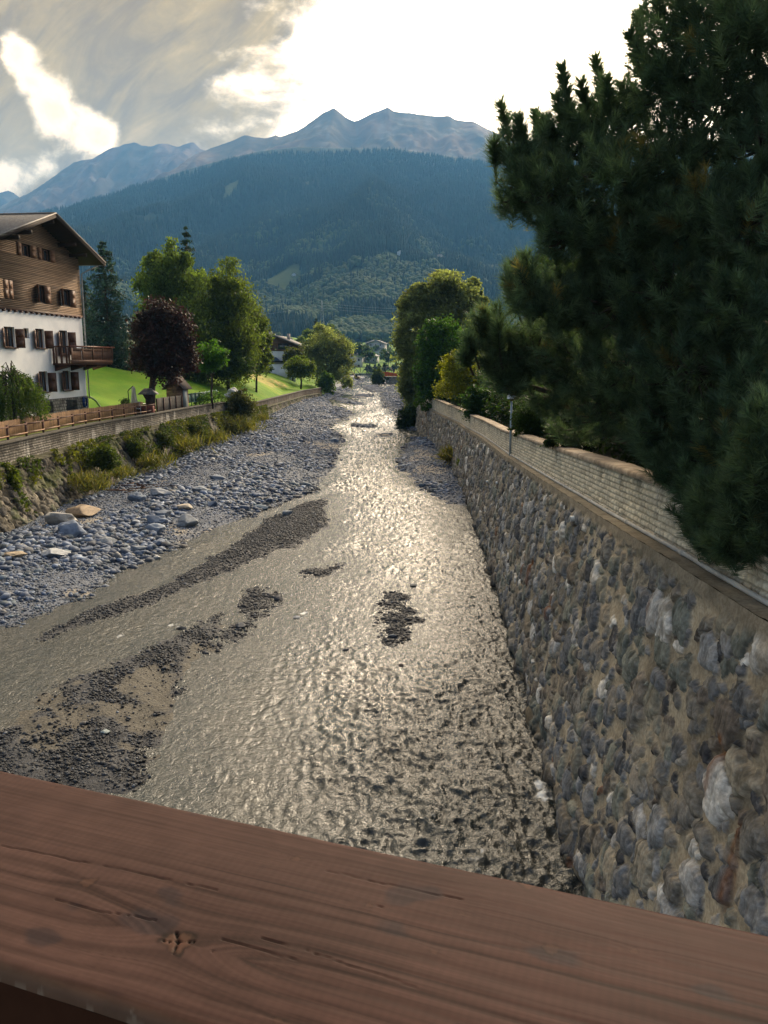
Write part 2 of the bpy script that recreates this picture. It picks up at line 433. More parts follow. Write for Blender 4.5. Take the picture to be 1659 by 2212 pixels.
for k, cc in (('cobble', cobc), ('dark', drk), ('sand', snd)): CB = CB + (cc - CB) * BK[k][..., None]
m_bed = mat('river_gravel', (1, 1, 1), 0.75, (0.7, 0.7, 0.72), 9.0, 6.0, attr=True, bump=0.05, bscale=14, spec=0.35)
tag(MB().grid(np.stack([BX, BY, BH], -1), CB).build('riverbed', m_bed, smooth=True), kind='structure')

# water ------------------------------------------------------------
rows = [5.0]
while rows[-1] < 400: rows.append(rows[-1] + max(0.030, 0.0018 * rows[-1]))
rows = np.array(rows); cols = np.linspace(0, 1, 620)
XL = np.interp(rows, [0, 60, 110, 150, 200, 400], [-20.4, -17.5, -14, -13, -15, -26]); XR = np.interp(rows, [0, 9, 22, 45, 60, 90, 200, 400], [3.0, 3.1, 3.9, 5.0, 5.2, 4.2, 7, 6])
WX = XL[:, None] + (XR - XL)[:, None] * cols[None]; WY = np.repeat(rows[:, None], len(cols), 1)
wx = WX + .5 * fbm2(WX * .5, WY * .3, 2, 91)
rough_r = sst(WX, -3.0, 2.2) * sst(WY, 34, 12)                       # rapids along the right wall near the bridge
calm = sst(fbm2(WX * .28 + 2, WY * .10, 3, 14), .40, .62)
amp = 0.037 + 0.068 * rough_r + 0.030 * (calm - .5) + 0.018 * sst(fbm2(WX * .5, WY * .2, 3, 15), .5, .65)
calmspot = np.exp(-(((WX - G(860, 1370)[0]) / 0.75) ** 2 + ((WY - G(860, 1370)[1]) / 3.6) ** 2))
amp = amp * (1 - .75 * calmspot) + .045 * sst(WY, 26, 60)
bedw = zw(WY) - np.array([np.interp(WX[i], BX[k], BH[k]) for i, k in enumerate(np.clip(np.searchsorted(BY[:, 0], WY[:, 0]), 0, len(BY) - 1))])
amp = amp * (.55 + .45 * sst(WX, -5.5, -1.5) * np.ones_like(WY) + .35 * sst(WY, 40, 70) * sst(WX, -1.5, -5.5)) * (.30 + .70 * sst(bedw, .02, .40))
farw = np.clip(WY / 30.0, 1, 3.0); LYy = np.where(WY < 30, WY, np.where(WY < 90, 30 + 30 * np.log(np.maximum(WY, 1) / 30), 30 + 30 * np.log(3.0) + (WY - 90) / 3.0))
h1 = ridged(wx * 5.2 / farw, LYy * 3.5, 101) - .5
h2 = ridged(wx * 1.5 / farw + .4 * LYy, LYy * 1.0, 131, 3) - .5
h3 = vn2(wx * 9 / farw, LYy * 6.5, 171) - .5
WZ = zw(WY) + amp * farw ** .6 * (1.5 * h1 + .9 * h2 + .5 * h3)
foam = np.zeros(WX.shape)
for px, py, r, st in ((655, 1330, .32, .6), (1172, 1722, .16, 1.2), (375, 1355, .30, .6), (255, 1375, .3, .5), (705, 1190, .4, .4), (1165, 1700, .14, .9), (1060, 1255, .3, .4), (1120, 1655, .16, .6)):
    p = G(px, py); foam = np.maximum(foam, st * np.exp(-(((WX - p.x) / r) ** 2 + ((WY - p.y) / (r * 1.8)) ** 2)))
foam = np.maximum(foam, .55 * rough_r * sst(h1 + .6 * h3, .30, .48) * sst(fbm2(WX * 1.3, WY * 1.3, 3, 7), .55, .7))
foam = .85 * sst(foam * (.1 + 1.5 * fbm2(wx * 9, WY * 5, 4, 44)) * (.4 + .8 * fbm2(wx * 3, WY * 3, 2, 45)), .30, .62)
wm = bpy.data.materials.new('torrent_water'); wm.use_nodes = True; wm.node_tree.nodes.clear(); x = NX(wm.node_tree)
p = x.node('ShaderNodeBsdfPrincipled'); co = x.node('ShaderNodeTexCoord').outputs['Object']
fo = x.node('ShaderNodeAttribute', attribute_name='Col').outputs['Color']
body = x.mix(x.smooth(x.noise(x.scalev(co, (1, .35, 1)), .55, 4, .6), .38, .66), (0.018, 0.026, 0.029), (0.046, 0.048, 0.045))
x.link(x.mix(x.xyz(fo)[0], body, (0.75, 0.78, 0.80)), p.inputs['Base Color'])
x.link(x.lin(x.xyz(fo)[0], 0, 1, .03, .8), p.inputs['Roughness'])
p.inputs['IOR'].default_value = 1.333; p.inputs['Specular IOR Level'].default_value = 0.75
b = x.node('ShaderNodeBump'); b.inputs['Distance'].default_value = 0.019; b.inputs['Strength'].default_value = 1.0
def crest_(v_, sc_, d_): return x.sub(1.0, x.m('ABSOLUTE', x.mul(x.sub(x.noise(v_, sc_, 3.0, .6, d_), .5), 3.2)))
hb = x.add(x.mul(crest_(x.scalev(co, (1.0, .6, 1)), 6.0, .8), .8), x.add(x.mul(crest_(x.scalev(co, (1.0, .75, 1)), 15.0, .6), .42), x.mul(x.noise(co, 42.0, 3.0, .6), .06)))
x.link(hb, b.inputs['Height']); wm.node_tree.links.new(b.outputs[0], p.inputs['Normal'])
o_ = x.node('ShaderNodeOutputMaterial'); wm.node_tree.links.new(p.outputs[0], o_.inputs[0])
tag(MB().grid(np.stack([WX, WY, WZ], -1), np.repeat(foam[..., None], 3, 2)).build('river_water', wm, smooth=True), kind='structure')

# banks ------------------------------------------------------------
m_grass = mat('meadow_grass', (0.080, 0.185, 0.006), 0.9, (0.125, 0.215, 0.012), 0.35, 5.0, attr=True, bump=0.05, bscale=9, spec=0.15)
lys = np.concatenate([np.arange(14, 200, 1.0)]); ws = np.concatenate([np.linspace(0, 24, 90), np.linspace(25, 160, 40)])
LY = np.repeat(lys[:, None], len(ws), 1); LW = np.repeat(ws[None], len(lys), 0); LX = Xlw(LY) - 0.25 - LW
w0 = np.interp(lys, [14, 62, 70, 82, 120, 165, 200], [16, 15, 4.2, 0.4, .5, 6.5, 7])[:, None]
slp = np.interp(lys, [14, 62, 82, 100, 170, 200], [.22, .30, .48, .60, .55, .4])[:, None]
w0h = np.interp(lys, [14, 55, 66, 70], [15.5, 15, 4.0, 4.2])[:, None]
w0 = np.where(lys[:, None] < 70, w0h, w0)
capz = np.interp(lys, [14, 80, 130, 200], [6.0, 5.2, 4.6, 4.4])[:, None]
rise = np.maximum(0, LW - w0) * slp; rise = capz * (1 - np.exp(-rise / capz * 1.15))
LZ = Zlt(LY) - 0.03 + rise + (fbm2(LX * .25, LY * .25, 3, 61) - .5) * .25 * sst(LW, 1, 5) + (fbm2(LX * 1.5, LY * 1.5, 3, 62) - .5) * .07
LZ = np.where((LY > 140) & (LW < 4), LZ - (LY - 140) / 30 * (4 - LW) * .5, LZ)
def lawn_z(X, Y):
    wv_ = Xlw(Y) - .25 - X; i = int(np.clip(np.searchsorted(lys, Y), 1, len(lys) - 1))
    return float(np.interp(wv_, ws, LZ[i]))
grn = np.ones(LX.shape + (3,)) * (.8 + .4 * fbm2(LX * .8, LY * .8, 3, 63))[..., None]
yel = sst(LY, 84, 105) * sst(LY, 160, 140) * sst(fbm2(LX * .3, LY * .3, 3, 66), .35, .65)
grn = grn * (1 + yel[..., None] * (np.array((1.55, 1.18, 1.2)) - 1))
# mown, drying strip of hay on the slope
hs = sst(LW - (np.interp(LY, [120, 165], [1.5, 6])), 0, 1.2) * sst(LY, 124, 131) * sst(LY, 158, 151)
hay = (fbm2(LX * 1.6, LY * .8, 3, 71) > .36) * hs
hayc = np.array((0.30, 0.225, 0.11)) / np.array((0.10, 0.17, 0.015))
grn = grn + (hayc * (.6 + .7 * fbm2(LX * 2.5, LY * 1.2, 2, 72))[..., None] - grn) * hay[..., None]
# paved strip behind the fence and worn border by the house
pave = sst(LW, .9, .5) * sst(LY, 66, 62)
grn = grn + (np.array((0.24, 0.2, 0.16)) / np.array((0.10, 0.17, 0.015)) * .7 - grn) * pave[..., None]
tag(MB().grid(np.stack([LX, LY, LZ], -1), grn).build('lawn', m_grass, smooth=True), kind='structure')

m_soil = mat('garden_soil', (0.022, 0.026, 0.010), 0.95, (0.03, 0.028, 0.015), 1.2, 5.0, bump=0.06)
ys2 = np.arange(-6, 200, 1.0); ws2 = np.concatenate([[0, .02, .6], np.linspace(1.2, 160, 60)])
RY = np.repeat(ys2[:, None], len(ws2), 1); RW = np.repeat(ws2[None], len(ys2), 0)
xe = np.where(ys2 < 90, Xrt(ys2) + .30, np.interp(ys2, [90, 100, 130, 200], [4.6, 4.3, 3.6, 5.5]))[:, None]
RX = xe + RW; RZ = np.where(ys2 < 90, Zrc(ys2) - .35, np.interp(ys2, [90, 130, 200], [3.7, 3.2, 3.0]))[:, None] + np.minimum(RW * .05, 4) + (fbm2(RX * .3, RY * .3, 3, 83) - .5) * .4
RZ = np.where(RW == 0, -1.0, RZ)
tag(MB().grid(np.stack([RX, RY, RZ], -1)[:, ::-1]).build('ground', m_soil, smooth=True), kind='structure')

# valley floor --------------------------------------------------------
vx = np.linspace(-900, 900, 260); vy = np.concatenate([np.linspace(188, 420, 80), np.linspace(426, 1250, 90)])
VX, VY = np.meshgrid(vx, vy)
VX = np.sign(VX) * (np.abs(VX) / 900) ** 1.8 * 900
def valley_z(X, Y):
    X = np.asarray(X, float); Y = np.asarray(Y, float)
    z = 2.6 + 26 * sst(Y, 520, 1100) + (fbm2(X * .01, Y * .01, 3, 33) - .5) * 5 * sst(Y, 350, 600)
    z = z + 19 * np.exp(-(((X + 62) / 34) ** 2 + ((Y - 520) / 110) ** 2)) + sst(np.abs(X), 60, 700) * 60 * sst(Y, 150, 500)
    ch = np.exp(-(((X + 0.022 * Y) / np.interp(Y, [188, 330, 420], [15, 13, 10])) ** 4)) * sst(Y, 430, 380)
    return z * (1 - ch) + (-.8) * ch
VZ = valley_z(VX, VY)
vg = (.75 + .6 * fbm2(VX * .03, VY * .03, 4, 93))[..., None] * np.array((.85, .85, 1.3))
tag(MB().grid(np.stack([VX, VY, VZ], -1), vg).build('valley_floor', m_grass, smooth=True), kind='structure')

# mountains -----------------------------------------------------------
def crest(pts, Y):
    P = np.array([tuple(D(a, b, Y)) for a, b in pts]); return P[:, 0], P[:, 2]
CA = crest([(-500, 700), (-300, 620), (0, 505), (120, 455), (210, 438), (300, 402), (400, 368), (480, 346), (560, 327), (640, 318), (740, 321), (850, 320), (950, 336), (1060, 350), (1250, 345), (1500, 330), (1900, 350), (2500, 400)], 3400)
CM = crest([(-300, 620), (150, 460), (330, 396), (430, 330), (480, 311), (505, 303), (528, 292), (545, 296), (575, 300), (598, 292), (603, 297), (640, 285), (660, 273), (680, 257), (695, 245), (705, 241), (722, 234), (735, 245), (750, 257), (768, 264), (800, 246), (820, 240), (838, 232), (850, 240), (870, 243), (920, 248), (945, 252), (968, 250), (985, 259), (1025, 263), (1050, 277), (1100, 300), (1250, 320), (1500, 300), (1800, 330), (2500, 360)], 4700)
CB_ = crest([(-500, 560), (-60, 470), (0, 446), (60, 420), (100, 393), (130, 372), (165, 349), (200, 343), (235, 322), (255, 318), (268, 311), (292, 307), (303, 313), (330, 317), (348, 311), (365, 313), (385, 318), (400, 313), (418, 308), (432, 322), (470, 332), (560, 345), (800, 400)], 5600)
CC = crest([(-500, 470), (-100, 440), (-30, 425), (5, 416), (18, 412), (30, 417), (60, 440), (200, 500)], 6500)
def slope_z(X, Y, C, Yf, Yr, z0, pw, seed, na):
    t = np.clip((Y - Yf) / (Yr - Yf), 0, 1)
    zr = np.interp(X, *C)
    g = (fbm2(X / 260 + 5, Y / 900, 5, seed) - .5) * na * np.sin(np.pi * np.clip(t, 0, 1)) ** .8
    g = g + (ridged(X / 90, Y / 260, seed + 9, 5) - .55) * na * .34 * np.sin(np.pi * np.clip(t * .9 + .08, 0, 1)) ** .7 * (seed > 210)
    g = g + (fbm2(X / 60, Y / 160, 4, seed + 7) - .5) * na * .16 * np.sin(np.pi * np.clip(t * .97 + .03, 0, 1)) ** .5
    z = z0 + (zr - z0) * t ** pw + g
    back = np.clip((Y - Yr) / (Yr * .12), 0, 1)
    return z - back * 500
def zA(X, Y): return slope_z(X, Y, CA, 950, 3400, 18, 1.25, 201, 190)
def zM(X, Y): return slope_z(X, Y, CM, 3000, 4700, 380, 1.1, 231, 240)
def zB(X, Y): return slope_z(X, Y, CB_, 3700, 5600, 260, 1.0, 261, 340)
def zC(X, Y): return slope_z(X, Y, CC, 5400, 6500, 500, 1.0, 281, 220)
def hit(px, py, f=zA, y0=960, y1=3390):
    r = ray(px, py); Y = np.linspace(y0, y1, 3000); t = Y / r[1]; z = CAM_H + r[2] * t
    k = np.argmax(z < f(r[0] * t, Y)); return Vector((r[0] * t[k], Y[k], float(f(r[0] * t[k], Y[k]))))
MEADOW = []
for px, py, rw, rd in ((850, 556, 26, 60), (953, 566, 16, 40), (612, 604, 46, 90), (560, 588, 22, 40), (700, 632, 18, 40), (770, 590, 26, 50), (830, 480, 10, 30), (690, 705, 12, 60), (500, 405, 14, 120), (960, 600, 20, 40)):
    q = hit(px, py); MEADOW.append((q.x, q.y, m_px(rw, q.y), rd))
def meadow(X, Y):
    s = np.zeros(np.shape(X))
    for a, b, rw, rd in MEADOW: s = np.maximum(s, np.exp(-(((X - a) / rw) ** 2 + ((Y - b) / rd) ** 2) * 1.2))
    return sst(s + (fbm2(X / 40, Y / 40, 3, 7) - .5) * .5, .38, .6)
m_for = mat('forest_floor', (1, 1, 1), 0.95, (0.62, 0.66, 0.6), 0.012, 6.0, attr=True, spec=0.1)
gx = np.linspace(-2400, 2900, 420); gy = np.concatenate([np.linspace(930, 3400, 240), np.linspace(3440, 3800, 6)])
AX, AY = np.meshgrid(gx, gy); AZ = zA(AX, AY); md = meadow(AX, AY)[..., None]
up = sst(AZ + (fbm2(AX / 120, AY / 200, 4, 17) - .5) * 260, 820, 960)[..., None]      # scree and grass showing near the tree line
ca = np.array((0.022, 0.042, 0.022)) * (.6 + .8 * fbm2(AX / 50, AY / 90, 4, 19))[..., None]
ca = ca + (np.array((0.055, 0.085, 0.022)) - ca) * md * .85
scr = sst(fbm2(AX / 60, AY / 130, 4, 29), .60, .68)[..., None] * up
ca = ca + (np.array((0.30, 0.27, 0.22)) - ca) * scr * .75
tag(MB().grid(np.stack([AX, AY, AZ], -1), ca).build('forested_mountain', m_for, smooth=True), kind='structure')
m_rock = mat('mountain_rock', (1, 1, 1), 0.95, (0.7, 0.7, 0.72), 0.006, 8.0, attr=True, spec=0.1)
def rocky(name, zf, x0, x1, y0, y1, seed, warm, lowgreen):
    gx = np.linspace(x0, x1, 460); gy = np.concatenate([np.linspace(y0, y1, 200), y1 * np.linspace(1.01, 1.13, 6)])
    X, Y = np.meshgrid(gx, gy); Z = zf(X, Y)
    rk = fbm2(X / 130, Y / 330, 5, seed); gr = sst(fbm2(X / 260, Y / 420, 4, seed + 3), .45, .6)
    c = np.array(warm) * (.55 + .9 * rk)[..., None]
    c = c + (np.array((0.125, 0.105, 0.045)) - c) * (gr * .6)[..., None]
    c = c + (np.array((0.30, 0.26, 0.21)) - c) * (sst(fbm2(X / 60, Y / 200, 5, seed + 5), .60, .70) * .6)[..., None]
    f_ = sst(lowgreen - Z + (rk - .5) * 420, -60, 160)[..., None]
    c = c + (np.array((0.03, 0.05, 0.028)) - c) * f_
    tag(MB().grid(np.stack([X, Y, Z], -1), c).build(name, m_rock, smooth=True), kind='structure')
rocky('rocky_mountain', zM, -2900, 3900, 2950, 4700, 301, (0.235, 0.150, 0.085), 900)
rocky('mountain_ridge', zB, -4500, 900, 3650, 5600, 331, (0.21, 0.145, 0.105), 760)
rocky('mountain_range', zC, -4800, -1000, 5400, 6500, 351, (0.21, 0.145, 0.105), 300)

# forest on the slopes: one mass of small conifers and broadleaved trees
rng = np.random.default_rng(4)
N = 120000
yy = 985 * (3300 / 985) ** (rng.random(N) ** .85); xx = (rng.random(N) * 1.12 - .60) * yy * 0.98
zz = zA(xx, yy); keep = (meadow(xx, yy) < .4) & (fbm2(xx / 90, yy / 90, 3, 41) > .26)
upz = zz + (fbm2(xx / 120, yy / 200, 4, 17) - .5) * 260
keep &= rng.random(N) > sst(upz, 840, 1010)
xx, yy, zz = xx[keep], yy[keep], zz[keep]; n = len(xx)
dec = (sst(fbm2(xx / 130 + 9, yy / 130, 3, 43), .50, .60) * sst(yy, 2300, 1100) > rng.random(n))
ht = np.where(dec, 9 + 6 * rng.random(n), 11 + 12 * rng.random(n)); rad = np.where(dec, ht * .42, ht * (.14 + .05 * rng.random(n)))
k = 6; th = np.arange(k) / k * 2 * np.pi + rng.random(n)[:, None] * 6
def ring(rr, z): return np.stack([xx[:, None] + rr[:, None] * np.cos(th) * (.75 + .5 * rng.random((n, k))), yy[:, None] + rr[:, None] * np.sin(th), np.repeat((zz + z)[:, None], k, 1) + rng.random((n, k)) * ht[:, None] * .05], -1)
r0 = ring(np.where(dec, rad * .55, rad), np.where(dec, ht * .12, ht * .02)); r1 = ring(np.where(dec, rad, rad * .55), ht * np.where(dec, .5, .45)); r2 = ring(np.where(dec, rad * .72, rad * .26), ht * np.where(dec, .82, .76))
tip = np.stack([xx, yy, zz + ht], -1)[:, None]
V = np.concatenate([r0, r1, r2, tip], 1)
a = np.arange(k); b_ = (a + 1) % k
tq = np.concatenate([np.stack([a, b_, k + b_, k + a], 1), np.stack([k + a, k + b_, 2 * k + b_, 2 * k + a], 1)]); tt = np.stack([2 * k + a, 2 * k + b_, np.full(k, 3 * k)], 1)
off = (np.arange(n) * (3 * k + 1))[:, None, None]
cc = np.where(dec[:, None], np.array((0.052, 0.076, 0.024)), np.array((0.020, 0.040, 0.022))) * (.75 + .5 * rng.random(n))[:, None] * (.7 + .6 * fbm2(xx / 70, yy / 70, 3, 47))[:, None]
m_ft = mat('forest_trees', (1, 1, 1), 0.9, (0.7, 0.75, 0.7), 0.4, 3.0, attr=True, spec=0.12)
fo_ = MB().add(V.reshape(-1, 3), (tt[None] + off).reshape(-1, 3), (tq[None] + off).reshape(-1, 4), np.repeat(cc, 3 * k + 1, 0))
tag(fo_.build('forest', m_ft), kind='stuff')
# ------------------------------------------------------------------ masonry
STONE_PAL = np.array([(0.155, 0.165, 0.18), (0.115, 0.125, 0.14), (0.20, 0.205, 0.21), (0.185, 0.20, 0.16), (0.15, 0.17, 0.145), (0.46, 0.44, 0.40), (0.32, 0.31, 0.295), (0.20, 0.165, 0.125),
                      (0.15, 0.12, 0.095), (0.25, 0.105, 0.045), (0.065, 0.068, 0.078), (0.29, 0.245, 0.17), (0.19, 0.175, 0.15), (0.25, 0.26, 0.27)])
STONE_W = np.array([.15, .10, .10, .12, .10, .05, .06, .08, .07, .008, .06, .04, .09, .05]); STONE_W = STONE_W / STONE_W.sum(); STONE_PAL = np.where(STONE_PAL.mean(1, keepdims=True) < .3, STONE_PAL * 1.0, STONE_PAL * 1.25); STONE_PAL = STONE_PAL + (STONE_PAL.mean(1, keepdims=True) * np.array((1.08, 1.0, .90)) - STONE_PAL) * .36
def stone_sites(S, Z, cell, seed, fill=.92, amin=.36, amax=.62, ratio=(.55, .95), tilt=.6, pw=2.6):
    i0 = np.floor(S / cell); j0 = np.floor(Z / cell); best = np.full(S.shape, 9.0); r1 = np.zeros(S.shape); r2 = np.zeros(S.shape); lx = np.zeros(S.shape); ly = np.zeros(S.shape)
    for di in (-1, 0, 1):
        for dj in (-1, 0, 1):
            i, j = i0 + di, j0 + dj
            h = [_h(i, j, np.full(i.shape, q), seed) for q in range(7)]
            cx = (i + .5 + (h[0] - .5) * .75 + .5 * (j % 2)) * cell; cz = (j + .5 + (h[1] - .5) * .75) * cell
            a = cell * (amin + (amax - amin) * h[2]); b = a * (ratio[0] + (ratio[1] - ratio[0]) * h[3]); an = (h[4] - .5) * 2 * tilt
            ex, ez = S - cx, Z - cz; ca, sa = np.cos(an), np.sin(an); p, q = (ex * ca + ez * sa) / a, (-ex * sa + ez * ca) / b
            m = (np.abs(p) ** pw + np.abs(q) ** pw) ** (1 / pw)
            for kq in range(4):                                     # broken corners
                aa = (h[(kq * 2 + 1) % 7] * 17.7 + kq * 1.57) ; m = np.maximum(m, (p * np.cos(aa) + q * np.sin(aa)) / (.66 + .30 * ((h[(kq + 3) % 7] * 9.3) % 1)))
            m = m + np.where(h[5] > fill, 5, 0)
            up = m < best
            best = np.where(up, m, best); r1 = np.where(up, h[6], r1); r2 = np.where(up, h[2] * 7.13 % 1, r2); lx = np.where(up, ex, lx); ly = np.where(up, ez, ly)
    return best, r1, r2, lx, ly
def masonry(S, Z, cell=.40, seed=0, depth=.10, mortar=(0.36, 0.275, 0.17), pal=STONE_PAL, palw=STONE_W, dark=1.0, warp=.10, tight=1.0):
    wS = S + (fbm2(S * 4.2, Z * 4.2, 5, seed + 1, .6) - .5) * warp * 2; wZ = Z + (fbm2(S * 4.2 + 9, Z * 4.2, 5, seed + 2, .6) - .5) * warp * 2
    q, r1, r2, lx, ly = stone_sites(wS, wZ, cell, seed + 10)
    q2, s1, s2, mx, my = stone_sites(wS * 1.03 + 3, wZ * 1.02, cell * .47, seed + 40, .80)
    sm = (q > 1.10) & (q2 < q)
    q = np.where(sm, q2 * 1.02, q) / tight; r1 = np.where(sm, s1, r1); r2 = np.where(sm, s2, r2); lx = np.where(sm, mx, lx); ly = np.where(sm, my, ly)
    sc = np.where(sm, .5, 1.0)
    ins = sst(q, 1.03, .93)
    fac = (lx * (r1 - .5) + ly * (r2 - .5)) * .22 * sc
    crk = ridged(S * 7 + r1 * 50, Z * 3.4 + r2 * 50, seed + 70, 4)
    hgt = depth * (.55 + .75 * r2) * sc ** .7 * (1 - np.clip(q, 0, 1) ** 5.0) + ins * (fac + (crk - .55) * .045 + (fbm2(S * 11, Z * 11, 3, seed + 4) - .5) * .014)
    hgt = hgt + (1 - ins) * ((fbm2(S * 8, Z * 8, 4, seed + 5) - .5) * .030 + (fbm2(S * 2, Z * 2, 3, seed + 6) - .5) * .05)
    ci = np.searchsorted(np.cumsum(palw)[:-1], (r1 * 13.7 + r2 * 3.1) % 1)
    col = pal[ci] * (.62 + .75 * fbm2(S * 5 + r1 * 90, Z * 13 + r2 * 90, 4, seed + 8))[..., None]
    col = col * ((.55 + .85 * sst(crk, .25, .85)) * (.72 + .56 * fbm2(S * 38, Z * 38, 3, seed + 20)))[..., None]
    vein = sst(np.abs(fbm2(S * 4 + r2 * 40, Z * 9 + r1 * 40, 4, seed + 9) - .5), .018, .0)[..., None]
    col = col + (np.array((.42, .41, .39)) - col) * vein * .35
    mo = np.array(mortar) * (.35 + .75 * fbm2(S * 2.6, Z * 2.6, 5, seed + 12) + .40 * fbm2(S * 34, Z * 34, 3, seed + 19))[..., None]
    mo = mo * (1 - .35 * sst(fbm2(S * .5, Z * .5, 3, seed + 15), .5, .62))[..., None]
    c = mo + (col - mo) * ins[..., None]
    film = (sst(fbm2(S * 2.6, Z * 2.6, 5, seed + 13), .54, .68) * .55)[..., None]       # mortar smeared over the stones
    c = c + (mo * .9 - c) * film
    return hgt, c * dark
m_stone = mat('wall_masonry', (1, 1, 1), 0.85, (0.72, 0.70, 0.68), 22.0, 6.0, attr=True, bump=0.010, bscale=60, spec=0.12)
def yrows(y0, y1, dmin, k):
    r = [y0]
    while r[-1] < y1: r.append(r[-1] + max(dmin, k * r[-1]))
    return np.array(r)
WALL_LABEL = 'tall battered retaining wall of grey boulders set in sandy mortar along the river'
sw = thing('stone_wall', WALL_LABEL, 'retaining wall', (float(Xrb(12)), 12, 0))
def rel(mb, root): return mb.shifted(-np.array(root.location))
ys = yrows(4.2, 112, .0105, .0014); t = np.linspace(0, 1, 380)
Y = np.repeat(ys[:, None], len(t), 1); T = np.repeat(t[None], len(ys), 0)
ztop = np.where(ys < 90, Zrl(ys), np.interp(ys, [90, 94, 112], [3.2, 2.2, 1.6]))[:, None]; Z = -.7 + (ztop + .7) * T
hh, cc = masonry(Y * 1.0, Z, .58, 500, .085, mortar=(.50, .415, .295), tight=1.07, warp=.12)
rust = np.zeros(Y.shape)                                             # rusty water stains below weep holes
for px, py, L in ((1418, 1290, .35), (1140, 1200, .9), (1152, 1215, 1.0), (1572, 1600, .7), (1610, 1790, 1.0), (1235, 1860, .6), (1195, 1290, .6)):
    for yq in np.linspace(5, 60, 700):
        p = D(px, py, float(yq))
        if p.x > Xrb(yq) + BAT * max(p.z, 0): break
    rust = np.maximum(rust, np.exp(-((Y - yq) / (.05 + .004 * yq)) ** 2) * sst(Z, p.z - L, p.z - L * .6) * sst(Z, p.z + .12, p.z))
rust = rust * (.3 + 1.1 * fbm2(Y * 14, Z * 3, 3, 5))
cc = cc + (np.array((.20, .075, .022)) - cc) * np.clip(rust, 0, .85)[..., None]
wet = sst(Z + (fbm2(Y * 2, Z * 2, 3, 6) - .5) * .5, .45, .05)
cc = cc * (1 - .55 * wet)[..., None]
eros = sst(Z, .9, .0) * (fbm2(Y * 1.1, Z * 1.1, 3, 16) - .45) * .45
lip = sst(T, .955, .985)
topc = np.array((.27, .23, .17)) * (.6 + .8 * fbm2(Y * 4, Z * 5, 4, 9))[..., None]
cc = cc + (topc - cc) * lip[..., None]; hh = hh * (1 - lip) + lip * (.03 + .03 * fbm2(Y * 3, Z * 3, 3, 18))
X = Xrb(Y) + BAT * np.maximum(Z, -.7) - hh + eros
rel(MB().grid(np.stack([X, Y, Z], -1), cc), sw).build('face', m_stone, sw, smooth=True)
# top ledge between the stone wall and the block wall
ys3 = yrows(3.5, 90, .06, .004); k = np.linspace(0, 1, 8)
Y = np.repeat(ys3[:, None], 8, 1); K = np.repeat(k[None], len(ys3), 0)
X = Xrl(Y) - .035 + K * .36; Z = Zrl(Y) + .0 + .012 * np.sin(K * 3) + (fbm2(X * 9, Y * 5, 3, 3) - .5) * .03
lc = np.array((.25, .215, .16)) * (.55 + .9 * fbm2(X * 6, Y * 4, 4, 10))[..., None]
rel(MB().grid(np.stack([X, Y, Z], -1)[:, ::-1], lc[:, ::-1]), sw).build('ledge', m_stone, sw, smooth=True)

# block wall on top
m_block = mat('split_block', (1, 1, 1), 0.9, (0.74, 0.72, 0.70), 16.0, 6.0, attr=True, bump=0.006, bscale=50, spec=0.2)
def blocks(S, Z, course=.098, length=.21, seed=0, joint=.010, depth=.028, panel=2.35):
    cz = Z / course; c = np.floor(cz); fz = (cz - c) * course
    so = S + _h(c, c * 0, c * 0, seed) * length + (fbm2(S * .8, c * 3.1, 2, seed) - .5) * .12
    b = np.floor(so / length); r = _h(b, c, c * 0, seed + 1); e0 = _h(b, c, c * 0 + 1, seed + 1) * .35 - .17; e1 = _h(b + 1, c, c * 0 + 1, seed + 1) * .35 - .17
    fx = (so / length - b) ; dl = (fx - np.minimum(e0, 0) * 0 - e0 * .0) * length; d = np.minimum(np.minimum(dl, length - dl), np.minimum(fz, course - fz)) + (fbm2(S * 22, Z * 22, 3, seed + 5) - .5) * .012
    pj = np.abs((S / panel) - np.round(S / panel)) * panel
    pil = sst(d, joint * .3, joint * 2.6)
    h = depth * pil * (.7 + .6 * r) + pil * ((fbm2(S * 16, Z * 16, 4, seed + 6) - .5) * .030 + (fbm2(S * 5, Z * 5 , 3, seed + 8) - .5) * .02)
    return h, pil, r, sst(pj, .022, .010)
bw = thing('block_wall', 'low cream wall of rough split blocks with a flat stone cap above the boulder wall', 'garden wall', (float(Xrt(12)), 12, float(Zrl(12))))
ys = yrows(3.5, 88, .013, .0016); nz = 84
Y = np.repeat(ys[:, None], nz, 1); T = np.repeat(np.linspace(0, 1, nz)[None], len(ys), 0)
z0, z1 = Zrl(ys)[:, None] - .02, Zrc(ys)[:, None] - .08; Z = z0 + (z1 - z0) * T
hb, pil, r, pj = blocks(Y, Z - (Zrc(Y) - 6), seed=700)
c = np.array((.80, .71, .54)) * (.72 + .4 * r + .25 * (fbm2(Y * 5, Z * 5, 4, 701) - .5))[..., None]
c = c * (.62 + .38 * pil)[..., None]
stain = sst(fbm2(Y * 3.2, Z * .5, 4, 702), .55, .7) * sst(Z, z1 - .55, z1)
c = c * (1 - .45 * stain)[..., None]; c = c * (1 - .75 * pj)[..., None]
X = Xrt(Y) - hb * (1 - pj) + .02 * pj
rel(MB().grid(np.stack([X, Y, Z], -1), c), bw).build('block_face', m_block, bw, smooth=True)
m_cap = mat('cap_stone', (0.40, 0.32, 0.235), 0.9, (0.225, 0.17, 0.12), 3.5, 6.0, attr=True, bump=0.012, bscale=26)
cp = MB(); yc = 3.4; rr = random.Random(8)
